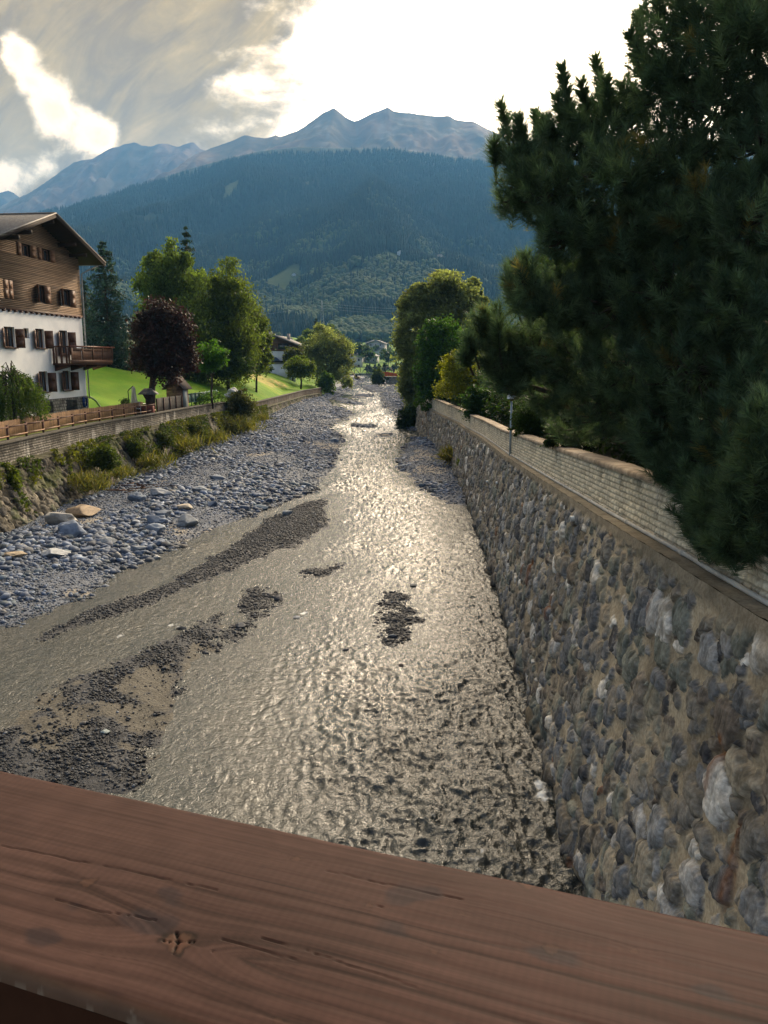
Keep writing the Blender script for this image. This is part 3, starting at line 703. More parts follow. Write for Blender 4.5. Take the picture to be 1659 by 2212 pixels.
while yc < 88:
    L = .95 + rr.random() * .25; ya, yb = yc, min(yc + L, 88.2)
    n = 10; yy_ = np.linspace(ya + .004, yb - .004, n); prof = [(-.075, -.085), (-.085, -.05), (-.078, -.004), (-.05, .012), (.15, .014 + .006 * rr.random()), (.36, .008), (.385, -.03), (.38, -.09)]
    V = np.array([[(Xrt(q) + a + (vn2(q * 6, k_ * 3.3, 5) - .5) * .022, q, Zrc(q) + b + (vn2(q * 9, k_ * 2.2, 6) - .5) * .012) for k_, (a, b) in enumerate(prof)] for q in yy_])
    cp.grid(V[:, ::-1], np.full(V.shape, .85 + .3 * rr.random()))
    yc += L
rel(cp, bw).build('cap', m_cap, bw)

# conduit along the foot of the block wall
m_pipe = mat('grey_plastic', (0.46, 0.45, 0.42), 0.55, (0.33, 0.32, 0.30), 3.0, 4.0, bump=0.002)
yp = yrows(3.5, 84, .3, .012); cd = MB()
cd.tube(np.stack([Xrt(yp) - .085, yp, Zrl(yp) + .045], -1), .032, 8)
for q in np.arange(4.2, 60, 3.0): cd.tube([(Xrt(q) - .085, q - .06, Zrl(q - .06) + .045), (Xrt(q) - .085, q + .06, Zrl(q + .06) + .045)], .039, 10)
tag(cd.build('conduit', m_pipe, None, (float(Xrt(12)) - .085, 12, float(Zrl(12))), smooth=True), 'thin pale grey conduit pipe lying along the foot of the cream block wall', 'pipe')

# drain pipe stubs through the stone wall
m_white = mat('white_plastic', (0.72, 0.72, 0.70), 0.5, (0.55, 0.54, 0.50), 6.0)
m_dark = mat('dark_hole', (0.015, 0.015, 0.015), 0.9)
def on_wall(px, py):
    for yq in np.linspace(5, 90, 4000):
        p = D(px, py, float(yq))
        if p.x > Xrb(yq) + BAT * max(p.z, 0) - .04: return p
for px, py, lab in ((1246, 1120, 'short white drain pipe with a rust streak under it, nearest in the wall'), (1078, 1043, 'short white drain pipe end halfway along the boulder wall'), (1056, 1040, 'thin white drain pipe farthest along the boulder wall')):
    p = on_wall(px, py); r_ = .06 if px > 1060 else .045
    d_ = thing('drain_pipe', lab, 'drain pipe', p)
    a = np.linspace(0, 2 * np.pi, 15)
    MB().tube([(.12, 0, .02), (-.13, 0, -.01)], r_, 14, caps=False).tube([(-.13, 0, -.01), (.12, 0, .02)], r_ * .8, 14, caps=False).build('pipe_wall', m_white, d_, smooth=True)
    MB().tube([(.06, 0, .012), (.0, 0, .006)], r_ * .8, 14).build('bore', m_dark, d_)

# lamp post on the ledge -----------------------------------------------
LP = G(1090, 988, float(Zrl(31.4))); LP.x = float(Xrt(31.4)) - .1; LP.y = 31.4; LP.z = float(Zrl(31.4))
lamp = thing('lamp_post', 'slim blue grey garden lamp on a thin post fixed to the cream block wall', 'lamp', LP)
m_lamp = mat('grey_blue_metal', (0.30, 0.37, 0.42), 0.4, (0.24, 0.30, 0.34), 2.0, metal=0.3)
MB().tube([(0, 0, 0), (0, 0, 1.05), (0, 0, 2.12)], [.048, .045, .04], 12).build('post', m_lamp, lamp, smooth=True)
hd = MB().lathe([(0, 2.12), (.055, 2.12), (.06, 2.16), (.125, 2.17), (.13, 2.21), (.06, 2.22), (0, 2.22)], 16)
hd.build('collar', mat('dark_metal', (0.03, 0.03, 0.035), 0.5), lamp, smooth=False)
MB().lathe([(.19, 2.21), (.185, 2.23), (.135, 2.42), (.125, 2.44), (0, 2.46)], 20).lathe([(.185, 2.205), (.13, 2.41), (0, 2.43)], 20).build('lamp_shade', mat('pale_shade', (0.62, 0.66, 0.70), 0.35), lamp, smooth=True)
for z_ in (.12, .66): MB().bar((0, 0, z_), (.14, .02, z_ + .01), .018, .018).build('bracket', m_dark, lamp)
cbl = MB().tube([(0, 0, .02), (.0, -.5, -.03), (-.02, -1.3, -.02), (-.03, -2.2, .1)], .012, 6); cbl.build('cable', m_dark, lamp)

# left river walls --------------------------------------------------------
m_old = mat('weathered_wall', (1, 1, 1), 0.92, (0.66, 0.64, 0.6), 9.0, 6.0, attr=True, bump=0.012, bscale=30, spec=0.2)
lw = thing('river_wall', 'old dark retaining wall of rough stones on the left bank with a stained block top', 'retaining wall', (float(Xlw(50)) + 1.2, 50, 0))
def Zll(Y): return np.interp(Y, [15, 40, 55, 63, 82, 97, 141, 153], [3.0, 3.0, 3.02, 3.0, 2.7, 2.2, 1.8, 1.7])       # ledge height
def Xll(Y): return Xlw(Y) + np.interp(Y, [15, 60, 75, 90, 153], [.50, .45, .38, .25, .2])
PALD = np.array([(.13, .115, .09), (.17, .15, .12), (.10, .09, .075), (.20, .18, .14), (.14, .14, .10), (.08, .075, .07)]); PW = np.ones(6) / 6
ys = yrows(18, 156, .05, .0016); nz = 130; Y = np.repeat(ys[:, None], nz, 1); T = np.repeat(np.linspace(0, 1, nz)[None], len(ys), 0)
Z = -.2 + (Zll(Y) + .2) * T
sk = Y + (Z) * .28
hh, cc = masonry(sk, Z * .8, .58, 900, .11, (.05, .045, .035), PALD * 1.25, PW, 1.0, .14, 1.16)
damp = sst(Z + (fbm2(Y * .6, Z, 3, 21) - .5) * 1.6, 1.4, 2.4)
cc = cc * (1 - .5 * damp)[..., None]
moss = sst(fbm2(Y * .7, Z * 1.1, 4, 909), .55, .66)[..., None]
cc = cc + (np.array((.085, .105, .02)) - cc) * moss * .55
X = Xll(Y) + .34 * (Zll(Y) - Z) * np.interp(Y, [18, 80, 97, 156], [1, 1, .4, .15]) + hh
rel(MB().grid(np.stack([X, Y, Z], -1)[:, ::-1], cc[:, ::-1]), lw).build('rough_face', m_old, lw, smooth=True)
kx = np.linspace(0, 1, 8); Yk = np.repeat(ys[:, None], 8, 1); K = np.repeat(kx[None], len(ys), 0)
X = Xll(Yk) + .16 - K * (Xll(Yk) + .16 - Xlw(Yk) + .1); Zk = Zll(Yk) + .05 * K + (fbm2(X * 6, Yk * 4, 3, 4) - .5) * .10 - .10 * (K == 0)
lc = np.array((.085, .08, .045)) * (.5 + .9 * fbm2(X * 3, Yk * 2, 4, 31))[..., None]
rel(MB().grid(np.stack([X, Yk, Zk], -1), lc), lw).build('ledge', m_old, lw, smooth=True)
ys = yrows(18, 156, .035, .0012); nz = 60; Y = np.repeat(ys[:, None], nz, 1); T = np.repeat(np.linspace(0, 1, nz)[None], len(ys), 0)
Z = Zll(Y) - .06 + (Zlt(Y) + .06 - Zll(Y)) * T
hb, pil, r, pj = blocks(Y, Z, .13, .30, 950, .014, .035, 9.0)
c = np.array((.30, .275, .235)) * (.65 + .5 * r)[..., None] * (.5 + .5 * pil)[..., None]
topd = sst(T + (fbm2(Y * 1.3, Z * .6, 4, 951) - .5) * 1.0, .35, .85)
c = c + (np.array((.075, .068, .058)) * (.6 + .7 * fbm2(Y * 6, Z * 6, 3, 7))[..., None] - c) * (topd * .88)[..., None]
wht = sst(fbm2(Y * 1.9, Z * .12, 4, 953), .585, .66) * sst(T + .7 * fbm2(Y * 3, Z * .2, 2, 4), 1.30, .85)
c = c + (np.array((.50, .475, .425)) - c) * (wht * .8)[..., None]
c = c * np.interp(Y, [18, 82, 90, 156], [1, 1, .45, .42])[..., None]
c = c + (np.array((.13, .075, .045)) - c) * (np.interp(Y, [18, 84, 92, 156], [0, 0, .5, .6]) * fbm2(Y * .8, Z * .8, 3, 8))[..., None]
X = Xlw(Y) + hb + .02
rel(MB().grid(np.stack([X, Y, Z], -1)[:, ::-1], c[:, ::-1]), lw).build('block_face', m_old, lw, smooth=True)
yk = yrows(18, 156, .5, .006); cpv = np.stack([np.stack([Xlw(yk) + a + (vn2(yk * 3, yk * 0 + i, 3) - .5) * .04, yk, Zlt(yk) + b + (vn2(yk * 2, yk * 0 + i, 9) - .5) * .03], -1) for i, (a, b) in enumerate(((.10, -.05), (.11, .04), (.0, .07), (-.28, .06), (-.30, -.1)))], 1)
rel(MB().grid(cpv, np.full(cpv.shape, 1.0) * np.array((.10, .092, .078))), lw).build('cap', m_old, lw)

# short wall on the far right bank
p0, p1 = GW(834, 835), GW(872, 842)
fw = thing('river_wall', 'short pale stone wall in the distance below the orange barrier on the right bank', 'retaining wall', (1.0, 236, 0))
s = np.linspace(0, 1, 160); ax, ay, bx, by = .55, 236, 6.6, 226
top_ = 2.9
S = np.repeat(s[:, None], 60, 1); T = np.repeat(np.linspace(0, 1, 60)[None], 160, 0)
hh, cc = masonry(S * 12, T * 3.0, .6, 960, .14, (.30, .28, .24))
V = np.stack([ax + (bx - ax) * S - .05 * 0, ay + (by - ay) * S - hh * .8 + .3 * T, .2 + (top_ - .2) * T], -1)
rel(MB().grid(V, cc * 1.15), fw).build('face', m_stone, fw, smooth=True)
cpb = MB().bar((ax - .1, ay + .25, top_ + .06), (bx, by + .25, top_ + .06), .8, .14); rel(cpb, fw).build('cap', mat('pale_concrete', (.42, .40, .36), .9), fw)
sidew = np.stack([np.full((2, 2), ax), np.array([[ay + .2, ay + .2], [ay + 30, ay + 30]]), np.array([[.0, top_], [.0, top_]])], -1)
rel(MB().grid(sidew, np.full((2, 2, 3), .2)), fw).build('return_face', m_stone, fw)
# ------------------------------------------------------------------ bridge railing in the foreground
rz_ = 7.55
fa, fb = G(0, 1655, rz_), G(1659, 2010, rz_); na, nb = G(0, 2090, rz_), G(370, 2212, rz_)
ddir = np.array([fb.x - fa.x, fb.y - fa.y]); ddir /= np.linalg.norm(ddir); nrm = np.array([-ddir[1], ddir[0]])       # nrm points to the far edge
def RL(p): q = np.array([p.x - fa.x, p.y - fa.y]); return q @ ddir, q @ nrm
w_far = np.mean([RL(fa)[1], RL(fb)[1]]); w_near = np.mean([RL(na)[1], RL(nb)[1]])
WID = w_far - w_near
base = np.array([fa.x, fa.y]) + nrm * w_near
rail = thing('wooden_railing', 'broad brown stained wooden handrail of the bridge in the foreground', 'railing', (float(base[0]), float(base[1]), rz_ - 1.1), math.atan2(ddir[1], ddir[0]))
def RU(px, py): p = G(px, py, rz_); q = np.array([p.x, p.y]) - base; return float(q @ ddir), float(q @ nrm)
us = np.concatenate([np.linspace(-4, -.25, 60), np.arange(-.24, 1.25, .0013), np.linspace(1.3, 4, 50)])
rb = .012
vs = np.arange(0, WID, .0013); vs[-1] = WID
U = np.repeat(us[:, None], len(vs), 1); V = np.repeat(vs[None], len(us), 0)
Pv = V.copy(); knot = np.zeros(U.shape); kdark = np.zeros(U.shape); Hk = np.zeros(U.shape); swirl = np.zeros(U.shape)
for px, py, r_, big in ((385, 2035, .014, 1.0), (190, 1905, .008, .6), (115, 1700, .004, .4), (797, 1955, .004, .45), (938, 2055, .004, .45), (1190, 2050, .007, .5), (1370, 2055, .004, .5), (1140, 1905, .012, .7), (600, 2205, .004, .4), (640, 1855, .005, .5), (1000, 1975, .003, .35), (430, 1825, .003, .3), (1560, 1905, .006, .6), (60, 2130, .004, .3)):
    ku, kv = RU(px, py); du, dv = U - ku, V - kv
    ang = np.arctan2(dv, du)
    d = np.hypot(du / 1.15, dv) * (1 + .16 * np.sin(ang * 3 + px) + .08 * np.sin(ang * 7 + px * 3)) + (fbm2(U * 300, V * 300, 2, int(px)) - .5) * r_ * .3
    Pv = Pv + np.sign(dv) * r_ * 1.7 * big * np.exp(-np.abs(dv) / (r_ * 1.9)) * np.exp(-(du / (r_ * 4.2)) ** 2)
    knot = np.maximum(knot, sst(d, r_ * .85, r_ * .6) * big); kdark = np.maximum(kdark, np.exp(-((d - r_ * .74) / (r_ * .16)) ** 2) * big * .8 * (.3 + .7 * vn2(ang * 2 + 9, ang * 0 + px, 5)))
    swirl = np.maximum(swirl, np.exp(-(d / (r_ * 2.2)) ** 2) * big)
    if big == 1.0:                                                   # star shaped checks in the big knot
        for a_ in (.3, 2.3, 3.4, 5.0):
            s_ = du * math.cos(a_) + dv * math.sin(a_); n_ = np.abs(-du * math.sin(a_) + dv * math.cos(a_)) + (vn2(s_ * 900 + a_ * 9, s_ * 0, 3) - .5) * .0022
            ck = sst(n_, .0013, .0004) * (s_ > 0) * (s_ < r_ * .95); kdark = np.maximum(kdark, ck * 1.3); Hk -= ck * .002
gr = Pv + (fbm2(U * 1.6, Pv * 8, 3, 12) - .5) * .060 + (fbm2(U * 8, Pv * 30, 2, 14) - .5) * .004
wide = .5 + .5 * np.sin(gr * (2 * np.pi / .0165) + 3 * vn2(gr * 30, gr * 0, 15)); wide = wide ** 2.2
flat = sst(V + (fbm2(U * 2, V * 10, 2, 17) - .5) * .05, WID * .56, WID * .72)
wide = wide * (1 - .75 * flat)
fine = fbm2(U * 6, Pv * 900, 3, 18)
mott = fbm2(U * 7, V * 9, 4, 19); mott2 = fbm2(U * 3.2 + 5, V * 5, 3, 20)
light, darkc = np.array((0.086, 0.046, 0.037)), np.array((0.022, 0.0098, 0.0078))
C = light + (darkc - light) * np.clip(  .16 + .40 * wide * (.5 + fbm2(U * 2.5, V * 12, 3, 41)) + .55 * (fine - .5) + .30 * sst(fbm2(U * 2.2, Pv * 230, 3, 42), .56, .74) + .9 * (mott - .5) * .8, 0, 1)[..., None]
C = C * (.86 + .5 * (mott2 - .5) * 1.2)[..., None]
redr = sst(U, .15, .85)[..., None]; C = C * (1 - redr * np.array((.42, .64, .66)))
C = C + (np.array((.016, .013, .017)) - C) * (sst(fbm2(U * 16 + 3, V * 26, 3, 23), .67, .76) * .55)[..., None]
saw = .5 + .5 * np.sin(U * 2 * np.pi / .0075 + 6 * fbm2(U * 4, V * 6, 2, 43)); C = C * (1 - .10 * saw * sst(fbm2(U * 3, V * 8, 3, 44), .45, .65))[..., None]
C = C + (np.array((.105, .05, .028)) - C) * (knot * .40)[..., None]
C = C * (1 - np.clip(kdark, 0, .92))[..., None]
chk = np.zeros(U.shape)                                              # long drying cracks
for x0, y0, x1, y1 in ((0, 1826, 470, 1925), (560, 2032, 900, 2130), (790, 1950, 850, 1964), (700, 1880, 1010, 1950), (120, 1940, 330, 2000), (470, 2040, 640, 2078)):
    (a0, b0), (a1, b1) = RU(x0, y0), RU(x1, y1); tt_ = np.clip((U - a0) / (a1 - a0), 0, 1)
    dd = np.abs(V - (b0 + (b1 - b0) * tt_) - (fbm2(U * 22, U * 0 + x0, 4, 6) - .5) * .0075 - .5 * (Pv - V)); chk = np.maximum(chk, sst(dd, .0012 * (.25 + vn2(U * 45, U * 0, x0 + 3)), .0001) * (U > a0) * (U < a1) * (.25 + .75 * vn2(U * 30, U * 0, x0)))
C = C * (1 - .5 * chk)[..., None]
edge_w = sst(V, .010, .002)                                          # rubbed front edge, paint worn to bare wood in spots
C = C + (np.array((.26, .16, .09)) - C) * (edge_w * .35)[..., None]
ch = edge_w * .22 * sst(fbm2(U * 90, V * 300, 3, 27), .70, .78); C = C + (np.array((.5, .42, .30)) - C) * ch[..., None]
roundn = np.minimum(V, WID - V); Zr = 1.1 - np.where(roundn < rb, rb - np.sqrt(np.maximum(rb ** 2 - (rb - roundn) ** 2, 0)), 0) - .0003 * wide + .0003 * (fine - .5) - chk * .0015 + Hk + .0008 * (mott - .5) * 2 - (fbm2(U * 5, V * 14, 3, 33) - .5) * .0016
m_rail = mat('stained_wood', (1, 1, 1), 0.55, (0.86, 0.84, 0.84), 40.0, 4.0, attr=True, spec=0.07)
top_b = MB().grid(np.stack([U, V, Zr], -1)[:, ::-1] * 1.0, C[:, ::-1])
for vv, zz0, zz1 in ((0.0, 1.1 - rb, 1.03), (WID, 1.03, 1.1 - rb)):
    S_ = np.array([[(u_, vv, zz0), (u_, vv, zz1)] for u_ in (us[0], us[-1])])
    top_b.grid(S_, np.full(S_.shape, 1.0) * np.array((.05, .022, .012)))
S_ = np.array([[(u_, 0, 1.03), (u_, WID, 1.03)] for u_ in (us[0], us[-1])]); top_b.grid(S_, np.full(S_.shape, .04))
top_b.build('handrail', m_rail, rail, smooth=True)
m_under = mat('dark_stained_wood', (0.060, 0.022, 0.010), 0.45, (0.018, 0.008, 0.005), 3.0, 6.0, stretch=(2, 30, 30), bump=0.002, spec=0.4)
MB().box(-4, 4, .012, WID - .02, .985, 1.028).build('sub_rail', m_under, rail)
MB().box(-4, 4, .005, .045, .80, .955).build('side_board', m_under, rail)
ed = MB().box(-4, 4, -.022, .004, .900, .925); ed.build('batten', m_under, rail)
for u_ in (-2.6, -.9, 1.6, 3.3): MB().box(u_ - .07, u_ + .07, .047, WID - .03, -.05, .984).build('post', m_under, rail)
MB().box(-4, 4, .06, .13, .35, .50).build('lower_rail', m_under, rail)
# planked deck of the footbridge under the photographer
dk = thing('footbridge_deck', 'brown planked deck of the footbridge behind the handrail', 'bridge', (float(base[0]), float(base[1]), rz_ - 1.1), math.atan2(ddir[1], ddir[0]))
pl = MB()
for i in range(44): pl.box(-4.4 + i * .2, -4.4 + i * .2 + .19, -2.6, .25, -.12, -.06)
pl.build('planks', m_under, dk)
MB().box(-4.4, 4.4, .1, .3, -.55, -.125).build('beam', m_under, dk)
# ------------------------------------------------------------------ buildings and garden things on the left bank
m_stucco = mat('white_stucco', (0.74, 0.74, 0.73), 0.9, (0.64, 0.645, 0.65), 0.8, 6.0, bump=0.004, bscale=30)
m_clad = mat('brown_boards', (0.27, 0.175, 0.105), 0.7, (0.19, 0.12, 0.072), 1.2, 5.0, stretch=(6, .8, 10), attr=True, bump=0.003)
m_brown = mat('brown_paint', (0.105, 0.045, 0.026), 0.6, (0.065, 0.03, 0.018), 2.0, 4.0)
m_shut = mat('shutter_wood', (0.17, 0.085, 0.045), 0.6, (0.11, 0.055, 0.03), 1.5, 4.0, stretch=(1, 1, 5))
m_soff = mat('dark_soffit', (0.040, 0.024, 0.016), 0.8, (0.025, 0.016, 0.012), 2.0, stretch=(1, 8, 8))
m_slate = mat('grey_slates', (0.16, 0.15, 0.145), 0.7, (0.10, 0.095, 0.095), 3.0, 6.0, stretch=(3, 1, 1), bump=0.03, bscale=7)
m_fasc = mat('grey_fascia', (0.34, 0.31, 0.28), 0.6, (0.26, 0.23, 0.20), 2.0)
m_glass = mat('window_glass', (0.02, 0.025, 0.03), 0.08, (0.035, 0.04, 0.045), 0.7, spec=0.8)
m_curt = mat('pale_curtain', (0.55, 0.56, 0.55), 0.9, (0.40, 0.41, 0.40), 9.0, stretch=(1, 6, .3))
m_bst = mat('base_stone', (1, 1, 1), 0.9, (0.7, 0.7, 0.7), 10.0, 5.0, attr=True, bump=0.01)
m_grille = mat('wire_grille', (0.05, 0.052, 0.055), 0.6, (0.03, 0.03, 0.035), 3.0)
HZ = 4.25
O = G(190, 890, HZ); HR = math.radians(-6.5)
house = thing('chalet', 'large four storey chalet with white plaster below and brown boarded gable above', 'house', O, HR)
YL, XB, RY, RZ, EZ, EO = -10.7, -14.0, -5.3, 12.42, 10.18, 1.25
slope_ = (RZ - EZ) / (EO - RY)
def roof_z(y): return RZ - abs(y - RY) * slope_
def holed(mb, y0, y1, z0, z1, holes, x=0.0, depth=.22, C=None):
    """a wall face in the plane x with rectangular holes and their reveals"""
    ysb = sorted({y0, y1, *[h[0] for h in holes], *[h[1] for h in holes]}); zsb = sorted({z0, z1, *[h[2] for h in holes], *[h[3] for h in holes]})
    for a, b in zip(ysb, ysb[1:]):
        for c, d in zip(zsb, zsb[1:]):
            my, mz = (a + b) / 2, (c + d) / 2
            if any(h[0] < my < h[1] and h[2] < mz < h[3] for h in holes): continue
            mb.add([(x, a, c), (x, b, c), (x, b, d), (x, a, d)], None, [(0, 1, 2, 3)], C)
    for h in holes:
        a, b, c, d = h[:4]; X0 = x - depth
        mb.add([(x, a, c), (x, b, c), (x, b, d), (x, a, d), (X0, a, c), (X0, b, c), (X0, b, d), (X0, a, d)], None, [(0, 4, 5, 1), (1, 5, 6, 2), (2, 6, 7, 3), (3, 7, 4, 0)], C)
W3 = [(-9.72, -8.62, 4.42, 5.62), (-6.26, -5.24, 4.42, 5.62), (-3.28, -2.22, 4.05, 5.62), (-7.58, -7.02, 5.0, 5.6)]
W4 = [(-6.23, -5.22, 1.66, 2.96), (-3.21, -2.2, 1.66, 2.96)]
W2 = [(-9.45, -8.5, 7.27, 8.3), (-5.75, -4.8, 7.27, 8.3), (-2.72, -1.5, 7.27, 8.3)]
W1 = [(-7.2, -6.15, 9.92, 10.62), (-4.85, -3.8, 9.92, 10.62)]
# white storeys: front, side walls, back
wl = MB(); holed(wl, YL, 0, 1.15, 6.67, W3 + W4)
for a in (YL, 0): wl.add([(XB, a, 1.15), (0, a, 1.15), (0, a, 6.67), (XB, a, 6.67)], None, [(0, 1, 2, 3)])
wl.add([(XB, YL, 1.15), (XB, 0, 1.15), (XB, 0, 6.67), (XB, YL, 6.67)], None, [(0, 1, 2, 3)])
wl.build('wall', m_stucco, house)
# stone base as coursed blocks
BAS = [(-9.0, -8.25, .15, 1.0), (-6.09, -4.9, .28, .98), (-3.16, -1.6, .28, .98)]
nb_y, nb_z = 420, 60
Yg = np.repeat(np.linspace(YL - .04, .06, nb_y)[:, None], nb_z, 1); Zg = np.repeat(np.linspace(-.3, 1.13, nb_z)[None], nb_y, 0)
hb, pil, r, pj = blocks(Yg + 40, Zg + 3, .21, .30, 77, .018, .03, 99.0)
c = np.array((.235, .215, .19)) * (.55 + .8 * r)[..., None] * (.45 + .55 * pil)[..., None]
inh = np.zeros(Yg.shape, bool)
for h in BAS: inh |= (Yg > h[0]) & (Yg < h[1]) & (Zg > h[2]) & (Zg < h[3])
Xg = .05 + hb - .30 * inh; c[inh] = (.03, .03, .03)
MB().grid(np.stack([Xg, Yg, Zg], -1), c).build('stone_base', m_bst, house, smooth=True)
MB().box(XB, .03, -.02, .04, -.3, 1.14, (.2, .18, .16)).build('stone_return', m_bst, house)
for h in BAS:
    g = MB(); n = int((h[1] - h[0]) / .075)
    for i in range(n): y_ = h[0] + (i + .5) * (h[1] - h[0]) / n; g.bar((.03, y_ - .04, h[2]), (.03, y_ + .04, h[3]), .014, .014)
    for z_ in np.arange(h[2] + .05, h[3], .08): g.bar((.03, h[0], z_), (.03, h[1], z_), .012, .012)
    fr = MB()
    for a in ((h[0], h[2], h[1], h[2]), (h[0], h[3], h[1], h[3]), (h[0], h[2], h[0], h[3]), (h[1], h[2], h[1], h[3])): fr.bar((.06, a[0], a[1]), (.06, a[2], a[3]), .05, .05)
    fr.build('cellar_frame', m_grille, g.build('cellar_grille', m_grille, house))
# boarded gable: every board a bar, interrupted at the windows
cl = MB(); rr = random.Random(3); pitch = .104
z = 6.70
cl_holes = W1 + W2[1:] + W2[:1]
zi = 0
while z < RZ - .25:
    zt = z + pitch * .70
    half = (RZ - .10 - zt) / slope_
    a, b = max(YL, RY - half), min(0.0, RY + half)
    segs = [(a, b)]
    for h in cl_holes:
        if h[2] - .02 < (z + zt) / 2 < h[3] + .02:
            ns = []
            for s0, s1 in segs:
                if h[1] <= s0 or h[0] >= s1: ns.append((s0, s1)); continue
                if h[0] > s0: ns.append((s0, h[0]))
                if h[1] < s1: ns.append((h[1], s1))
            segs = ns
    k_ = .75 + .5 * rr.random()
    for s0, s1 in segs:
        if s1 - s0 > .05: cl.box(.0, .050, s0, s1, z, zt, (k_, k_, k_))
    if zt < 10.1: cl.box(XB, .050, .002, .045, z, zt, (k_, k_, k_))
    z += pitch; zi += 1
bk = MB(); holed(bk, YL, 0, 6.66, 10.1, cl_holes, .004, .15, (.12, .12, .12))
# triangular back board above eaves height
for a, b in ((YL, -7.2), (-7.2, -6.15), (-6.15, -4.85), (-4.85, -3.8), (-3.8, 0)):
    hole = (a, b) in ((-7.2, -6.15), (-4.85, -3.8))
    lo = 10.63 if hole else 10.1
    n = 6
    for i in range(n):
        p, q = a + (b - a) * i / n, a + (b - a) * (i + 1) / n
        bk.add([(.004, p, lo), (.004, q, lo), (.004, q, max(lo, roof_z(q) - .12)), (.004, p, max(lo, roof_z(p) - .12))], None, [(0, 1, 2, 3)], (.12, .12, .12))
for a in (YL, -.01): bk.add([(XB, a, 6.66), (0, a, 6.66), (0, a, 10.1), (XB, a, 10.1)], None, [(0, 1, 2, 3)], (.12, .12, .12))
bk.build('board_backing', m_clad, house)
cl.build('boarding', m_clad, house)
# beam ends under the boarding
tr = MB().box(.0, .12, YL, .03, 6.60, 6.695)
for y_ in np.arange(YL + .3, 0, .62): tr.box(.0, .16, y_, y_ + .16, 6.50, 6.598)
tr.build('floor_trim', m_brown, house)
# roof
OX = 1.38
rf = MB()
for sgn, ye in ((1, EO), (-1, 2 * RY - EO)):
    V = [(OX, RY, RZ + .22), (XB - .8, RY, RZ + .22), (XB - .8, ye, EZ + .22), (OX, ye, EZ + .22), (OX, RY, RZ + .08), (XB - .8, RY, RZ + .08), (XB - .8, ye, EZ + .08), (OX, ye, EZ + .08)]
    rf.add(V, None, [(0, 1, 2, 3), (7, 6, 5, 4), (2, 6, 7, 3), (3, 7, 4, 0), (1, 5, 6, 2)])
rfo = rf.build('roof', m_slate, house)
so = MB()
for ye in (EO, 2 * RY - EO):
    so.add([(OX - .03, RY, RZ + .07), (XB, RY, RZ + .07), (XB, ye, EZ + .07), (OX - .03, ye, EZ + .07)], None, [(0, 1, 2, 3)])
so.build('soffit', m_soff, house)
bb = MB()
for ye, in ((EO,), (2 * RY - EO,)): bb.bar((OX + .02, RY, RZ + .10), (OX + .02, ye, EZ + .10), .05, .26, up=(0, 0, 1))
bb.build('bargeboard', m_soff, house)
gt = MB()
for ye in (EO, 2 * RY - EO): gt.bar((OX + .045, RY, RZ + .235), (OX + .045, ye, EZ + .235), .10, .05)
gt.tube([(OX, EO + .06, EZ + .12), (XB, EO + .06, EZ + .12)], .07, 8)
gt.bar((OX, RY, RZ + .25), (XB - .8, RY, RZ + .25), .22, .06)
gt.build('roof_edging', m_fasc, house)
for y_, zt in ((-5.3, 12.35), (-1.2, 10.85), (-9.4, 10.85), (-8.0, 11.35), (-2.6, 11.35)): MB().box(-.1, OX - .15, y_ - .09, y_ + .09, zt - .32, zt - .10).build('purlin', m_soff, house)
MB().box(-6.4, -5.6, -4.2, -3.5, 11.6, 13.3).box(-6.5, -5.5, -4.3, -3.4, 13.302, 13.4).build('chimney', m_fasc, rfo)
# windows
def window(h, curtain=0, x=-.16, fr=.055):
    a, b, c, d = h
    f = MB()
    for q in ((a, c, a, d), (b, c, b, d), ((a + b) / 2, c, (a + b) / 2, d)): f.box(x - .03, x + .03, q[0] - fr / 2 if q[0] not in (a, b) else (q[0] if q[0] == a else q[0] - fr), q[0] + fr / 2 if q[0] not in (a, b) else (q[0] + fr if q[0] == a else q[0]), c, d)
    f.box(x - .028, x + .028, a, b, c, c + fr); f.box(x - .028, x + .028, a, b, d - fr, d)
    o = f.build('window', m_shut, house)
    MB().add([(x - .01, a, c), (x - .01, b, c), (x - .01, b, d), (x - .01, a, d)], None, [(0, 1, 2, 3)]).build('pane', m_glass, o)
    if curtain: MB().add([(x - .006, a + fr, c + fr), (x - .006, a + fr + curtain, c + fr), (x - .006, a + fr + curtain, d - fr), (x - .006, a + fr, d - fr)], None, [(0, 1, 2, 3)]).build('curtain', m_curt, o)
    return o
def shutter(yh, z0, z1, wd, ang, m, x=.055):
    """leaf hinged at yh; ang from lying on the wall towards +y (0) through sticking out (90) to closed"""
    t = MB(); dvec = np.array([math.sin(ang), math.cos(ang), 0]); nv = np.array([math.cos(ang), -math.sin(ang), 0])
    c = np.array([x, yh, (z0 + z1) / 2]) + dvec * wd / 2
    t.obox(c, dvec * wd / 2, nv * .018, (0, 0, (z1 - z0) / 2))
    for k in (-.25, .25): t.obox(c + np.array((0, 0, k * (z1 - z0) * .98)), dvec * wd * .36, nv * .026, (0, 0, (z1 - z0) * .19))
    t.build('shutter', m, house)
for h in W1: window(h, .38); shutter(h[1], h[2] - .02, h[3] + .02, .50, R(6), m_shut); shutter(h[0], h[2] - .02, h[3] + .02, .50, R(174), m_shut)
window(W2[1], 0); window(W2[2], .35)
for h in W2[1:]: shutter(h[1], h[2] - .02, h[3] + .02, .5, R(12), m_shut); shutter(h[0], h[2] - .02, h[3] + .02, .5, R(140), m_shut)
MB().box(-.14, -.10, W2[0][0], W2[0][1], W2[0][2], W2[0][3]).build('window', m_glass, house)
shutter(W2[0][0], W2[0][2] - .02, W2[0][3] + .02, .475, R(0), m_shut); shutter(W2[0][1], W2[0][2] - .02, W2[0][3] + .02, .475, R(180), m_shut)
